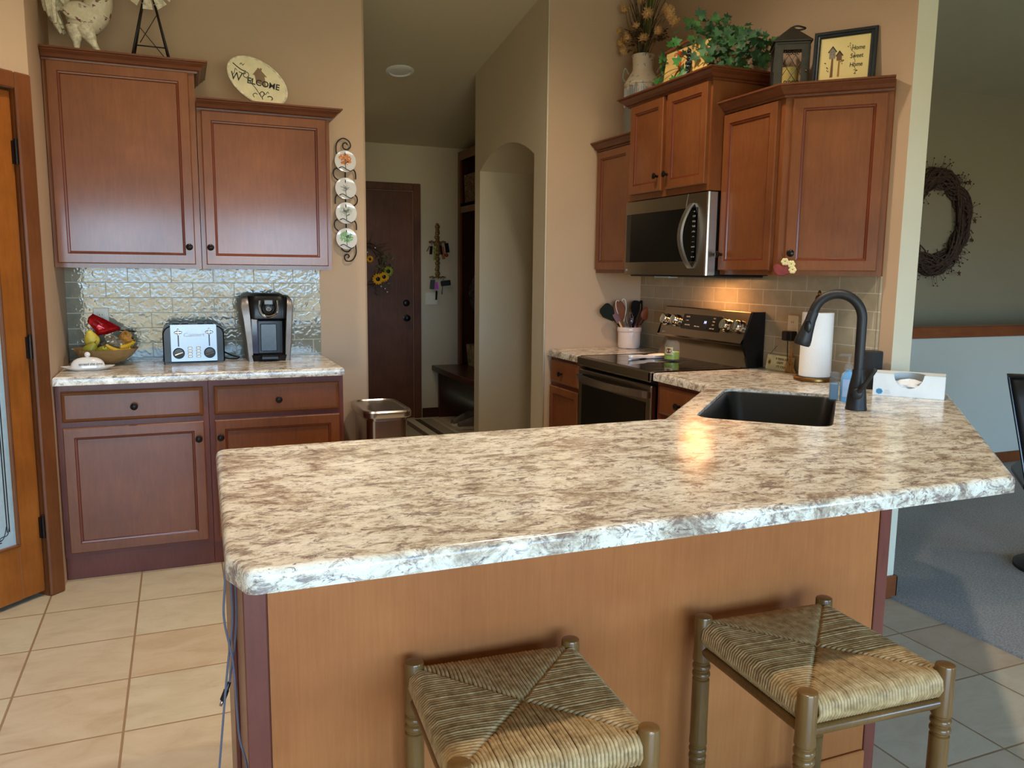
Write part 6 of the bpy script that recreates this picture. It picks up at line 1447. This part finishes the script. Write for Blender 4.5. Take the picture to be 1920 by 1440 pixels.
for (x, z, s_) in ((0.16, -0.20, 0.034), (0.40, 0.02, 0.032), (0.38, -0.14, 0.03), (0.30, 0.33, 0.032), (0.27, -0.42, 0.03), (-0.3, 0.2, 0.03)):
    b = MB(); P = [((s_ if k % 2 == 0 else s_*0.42)*math.sin(PI*k/5), (s_ if k % 2 == 0 else s_*0.42)*math.cos(PI*k/5)) for k in range(10)]
    b.rings([[(p[0], 0.0, p[1]) for p in P], [(p[0]*0.15, -0.010, p[1]*0.15) for p in P]], cap0=True, cap1=True); b.build('star', plain('rusty_tin', rgb(84, 52, 40), 0.6, 0.4), t, loc=(x, -0.06, z))
# leather chair
t = thing('leather_chair', 'black leather chair at the right edge behind the peninsula', 'chair', (4.235, -2.09, 0.011), math.radians(-47))
def slab(b, hwt, hwb, z0, z1, y0, th, n=10, r=0.03):
    L = []
    for k in range(n+1):
        u = k/n; z = z0+(z1-z0)*u; hw2 = hwb+(hwt-hwb)*u; yy = y0+0.05*u*u; e_ = 1.0
        if u > 0.94: e_ = 0.6
        if u < 0.04: e_ = 0.6
        L.append([(x, y+yy, z) for x, y in rpoly([(-hw2, -th/2*e_), (hw2, -th/2*e_), (hw2, th/2*e_), (-hw2, th/2*e_)], th*0.3, 4)])
    b.rings(L, smooth=True, cap0=True, cap1=True)
b = MB(); slab(b, 0.275, 0.165, 0.42, 0.935, -0.22, 0.09); bk = b.build('backrest', 'leather', t)
b = MB(); b.tube([(-0.275, -0.215, 0.93), (0.275, -0.215, 0.93)], 0.006, 6); b.tube([(-0.170, -0.262, 0.44), (-0.222, -0.252, 0.68), (-0.273, -0.215, 0.925)], 0.005, 6); b.tube([(0.170, -0.262, 0.44), (0.222, -0.252, 0.68), (0.273, -0.215, 0.925)], 0.005, 6); b.build('piping', 'leather', bk)
b = MB(); b.box(-0.17, 0.24, -0.22, 0.26, 0.38, 0.48, 0.04); b.build('seat', 'leather', t)
b = MB(); b.tube([(0.05, 0.04, 0.39), (0.05, 0.04, 0.05)], [0.03, 0.035], 16); b.lathe([(0.20, 0.0), (0.20, 0.015), (0.06, 0.045), (0.03, 0.06)], 32, (0.05, 0.04, 0)); b.build('pedestal', 'blackmatte', t)
# ================================================================== LIGHT AND CAMERA
def area(name, loc, rot, sx, sy, power, col, portal=False, spread=None):
    l = bpy.data.lights.new(name, 'AREA'); l.shape = 'RECTANGLE'; l.size = sx; l.size_y = sy; l.energy = power; l.color = col
    if portal: l.cycles.is_portal = True
    if spread: l.spread = spread
    o = bpy.data.objects.new(name, l); COL.objects.link(o); o.location = loc; o.rotation_euler = rot; return o
for i, (x0, x1, z0, z1) in enumerate(ops):
    area('window_portal', ((x0+x1)/2, -7.82, (z0+z1)/2), (math.radians(90), 0, 0), x1-x0, z1-z0, 1, (1, 1, 1), portal=True)
w = bpy.data.worlds.new('outdoors'); S.world = w; w.use_nodes = True
wt = w.node_tree; bg = wt.nodes['Background']
tc = wt.nodes.new('ShaderNodeTexCoord'); sx_ = wt.nodes.new('ShaderNodeSeparateXYZ'); rp = wt.nodes.new('ShaderNodeValToRGB')
wt.links.new(tc.outputs['Generated'], sx_.inputs[0])
mr = wt.nodes.new('ShaderNodeMapRange'); mr.inputs['From Min'].default_value = -1; mr.inputs['From Max'].default_value = 1
wt.links.new(sx_.outputs[2], mr.inputs['Value']); wt.links.new(mr.outputs[0], rp.inputs['Fac'])
e = rp.color_ramp.elements
e[0].position = 0.0; e[0].color = (0.20, 0.22, 0.17, 1)
e[1].position = 1.0; e[1].color = (0.22, 0.48, 1.0, 1)
for p, c in ((0.42, (0.30, 0.33, 0.26, 1)), (0.485, (0.62, 0.55, 0.42, 1)), (0.505, (0.62, 0.98, 1.42, 1)), (0.62, (0.40, 0.75, 1.30, 1))):
    k = e.new(p); k.color = c
wn = wt.nodes.new('ShaderNodeTexNoise'); wn.inputs['Scale'].default_value = 14; wn.inputs['Detail'].default_value = 5
wr = wt.nodes.new('ShaderNodeValToRGB'); wr.color_ramp.elements[0].position = 0.35; wr.color_ramp.elements[0].color = (0.45, 0.5, 0.5, 1); wr.color_ramp.elements[1].position = 0.62; wr.color_ramp.elements[1].color = (1.3, 1.25, 1.15, 1)
wt.links.new(tc.outputs['Generated'], wn.inputs['Vector']); wt.links.new(wn.outputs['Fac'], wr.inputs['Fac'])
wm = wt.nodes.new('ShaderNodeMix'); wm.data_type = 'RGBA'; wm.blend_type = 'MULTIPLY'; wm.inputs[0].default_value = 1.0
wt.links.new(rp.outputs[0], wm.inputs[6]); wt.links.new(wr.outputs[0], wm.inputs[7]); wt.links.new(wm.outputs[2], bg.inputs['Color'])
bg.inputs['Strength'].default_value = WORLD

def can(x, y, power, label, size=0.06, blend=1.0, angle=125):
    z = ceil_z(y); tilt = math.atan(-0.173) if y > -3.2 else math.atan(0.17)
    t = thing('recessed_light', label, 'ceiling light', (x, y, z-0.001), rot=(tilt, 0, 0), group='recessed ceiling lights')
    b = MB(); b.lathe([(0.098, 0.0), (0.098, -0.006), (0.078, -0.012), (0.074, -0.008), (0.072, -0.003)], 36, caps=False); b.build('trim_ring', 'white', t)
    b = MB(); b.lathe([(0.073, -0.002), (0.060, -0.006), (0.001, -0.004)], 36, caps=False); b.build('baffle', 'white', t)
    if power:
        l = bpy.data.lights.new('can_lamp', 'SPOT'); l.energy = power; l.color = WARM; l.shadow_soft_size = size; l.spot_size = math.radians(angle); l.spot_blend = blend
        o = bpy.data.objects.new('can_lamp', l); COL.objects.link(o); o.location = (x, y, z-0.03)
can(2.0, 1.25, HALLP, 'round recessed light in the sloped hall ceiling, switched off')
for (x, y, p, lb, an) in CANS: can(x, y, p, lb, angle=an)
# microwave task lamp shining down on the range
area('hood_lamp', (3.03, -0.95, 1.350), (0, 0, 0), 0.10, 0.22, HOOD, (1.0, 0.44, 0.15))

cam = bpy.data.cameras.new('camera'); cam.sensor_width = 36; cam.sensor_fit = 'HORIZONTAL'; cam.lens = 1510.7858/1920*36; cam.clip_start = 0.02
co = bpy.data.objects.new('camera', cam); COL.objects.link(co)
yw, pt, ro = math.radians(22.3812), math.radians(-7.9594), math.radians(0.623)
F = Vector((math.sin(yw)*math.cos(pt), math.cos(yw)*math.cos(pt), math.sin(pt)))
Rr = Vector((math.cos(yw), -math.sin(yw), 0)); Uu = Rr.cross(F)
R2 = Rr*math.cos(ro)+Uu*math.sin(ro); U2 = -Rr*math.sin(ro)+Uu*math.cos(ro)
mw = Matrix(((R2.x, U2.x, -F.x, 0.5131), (R2.y, U2.y, -F.y, -4.4732), (R2.z, U2.z, -F.z, 1.3763), (0, 0, 0, 1)))
co.matrix_world = mw; S.camera = co
S.view_settings.view_transform = 'Standard'; S.view_settings.look = 'None'; S.view_settings.gamma = 1.0
S.view_settings.use_curve_mapping = False; S.view_settings.exposure = EXPO
S.cycles.use_denoising = True; S.cycles.max_bounces = 8; S.cycles.diffuse_bounces = 5; S.cycles.glossy_bounces = 4; S.cycles.transmission_bounces = 8
S.cycles.caustics_reflective = False; S.cycles.caustics_refractive = False; S.cycles.sample_clamp_indirect = 6
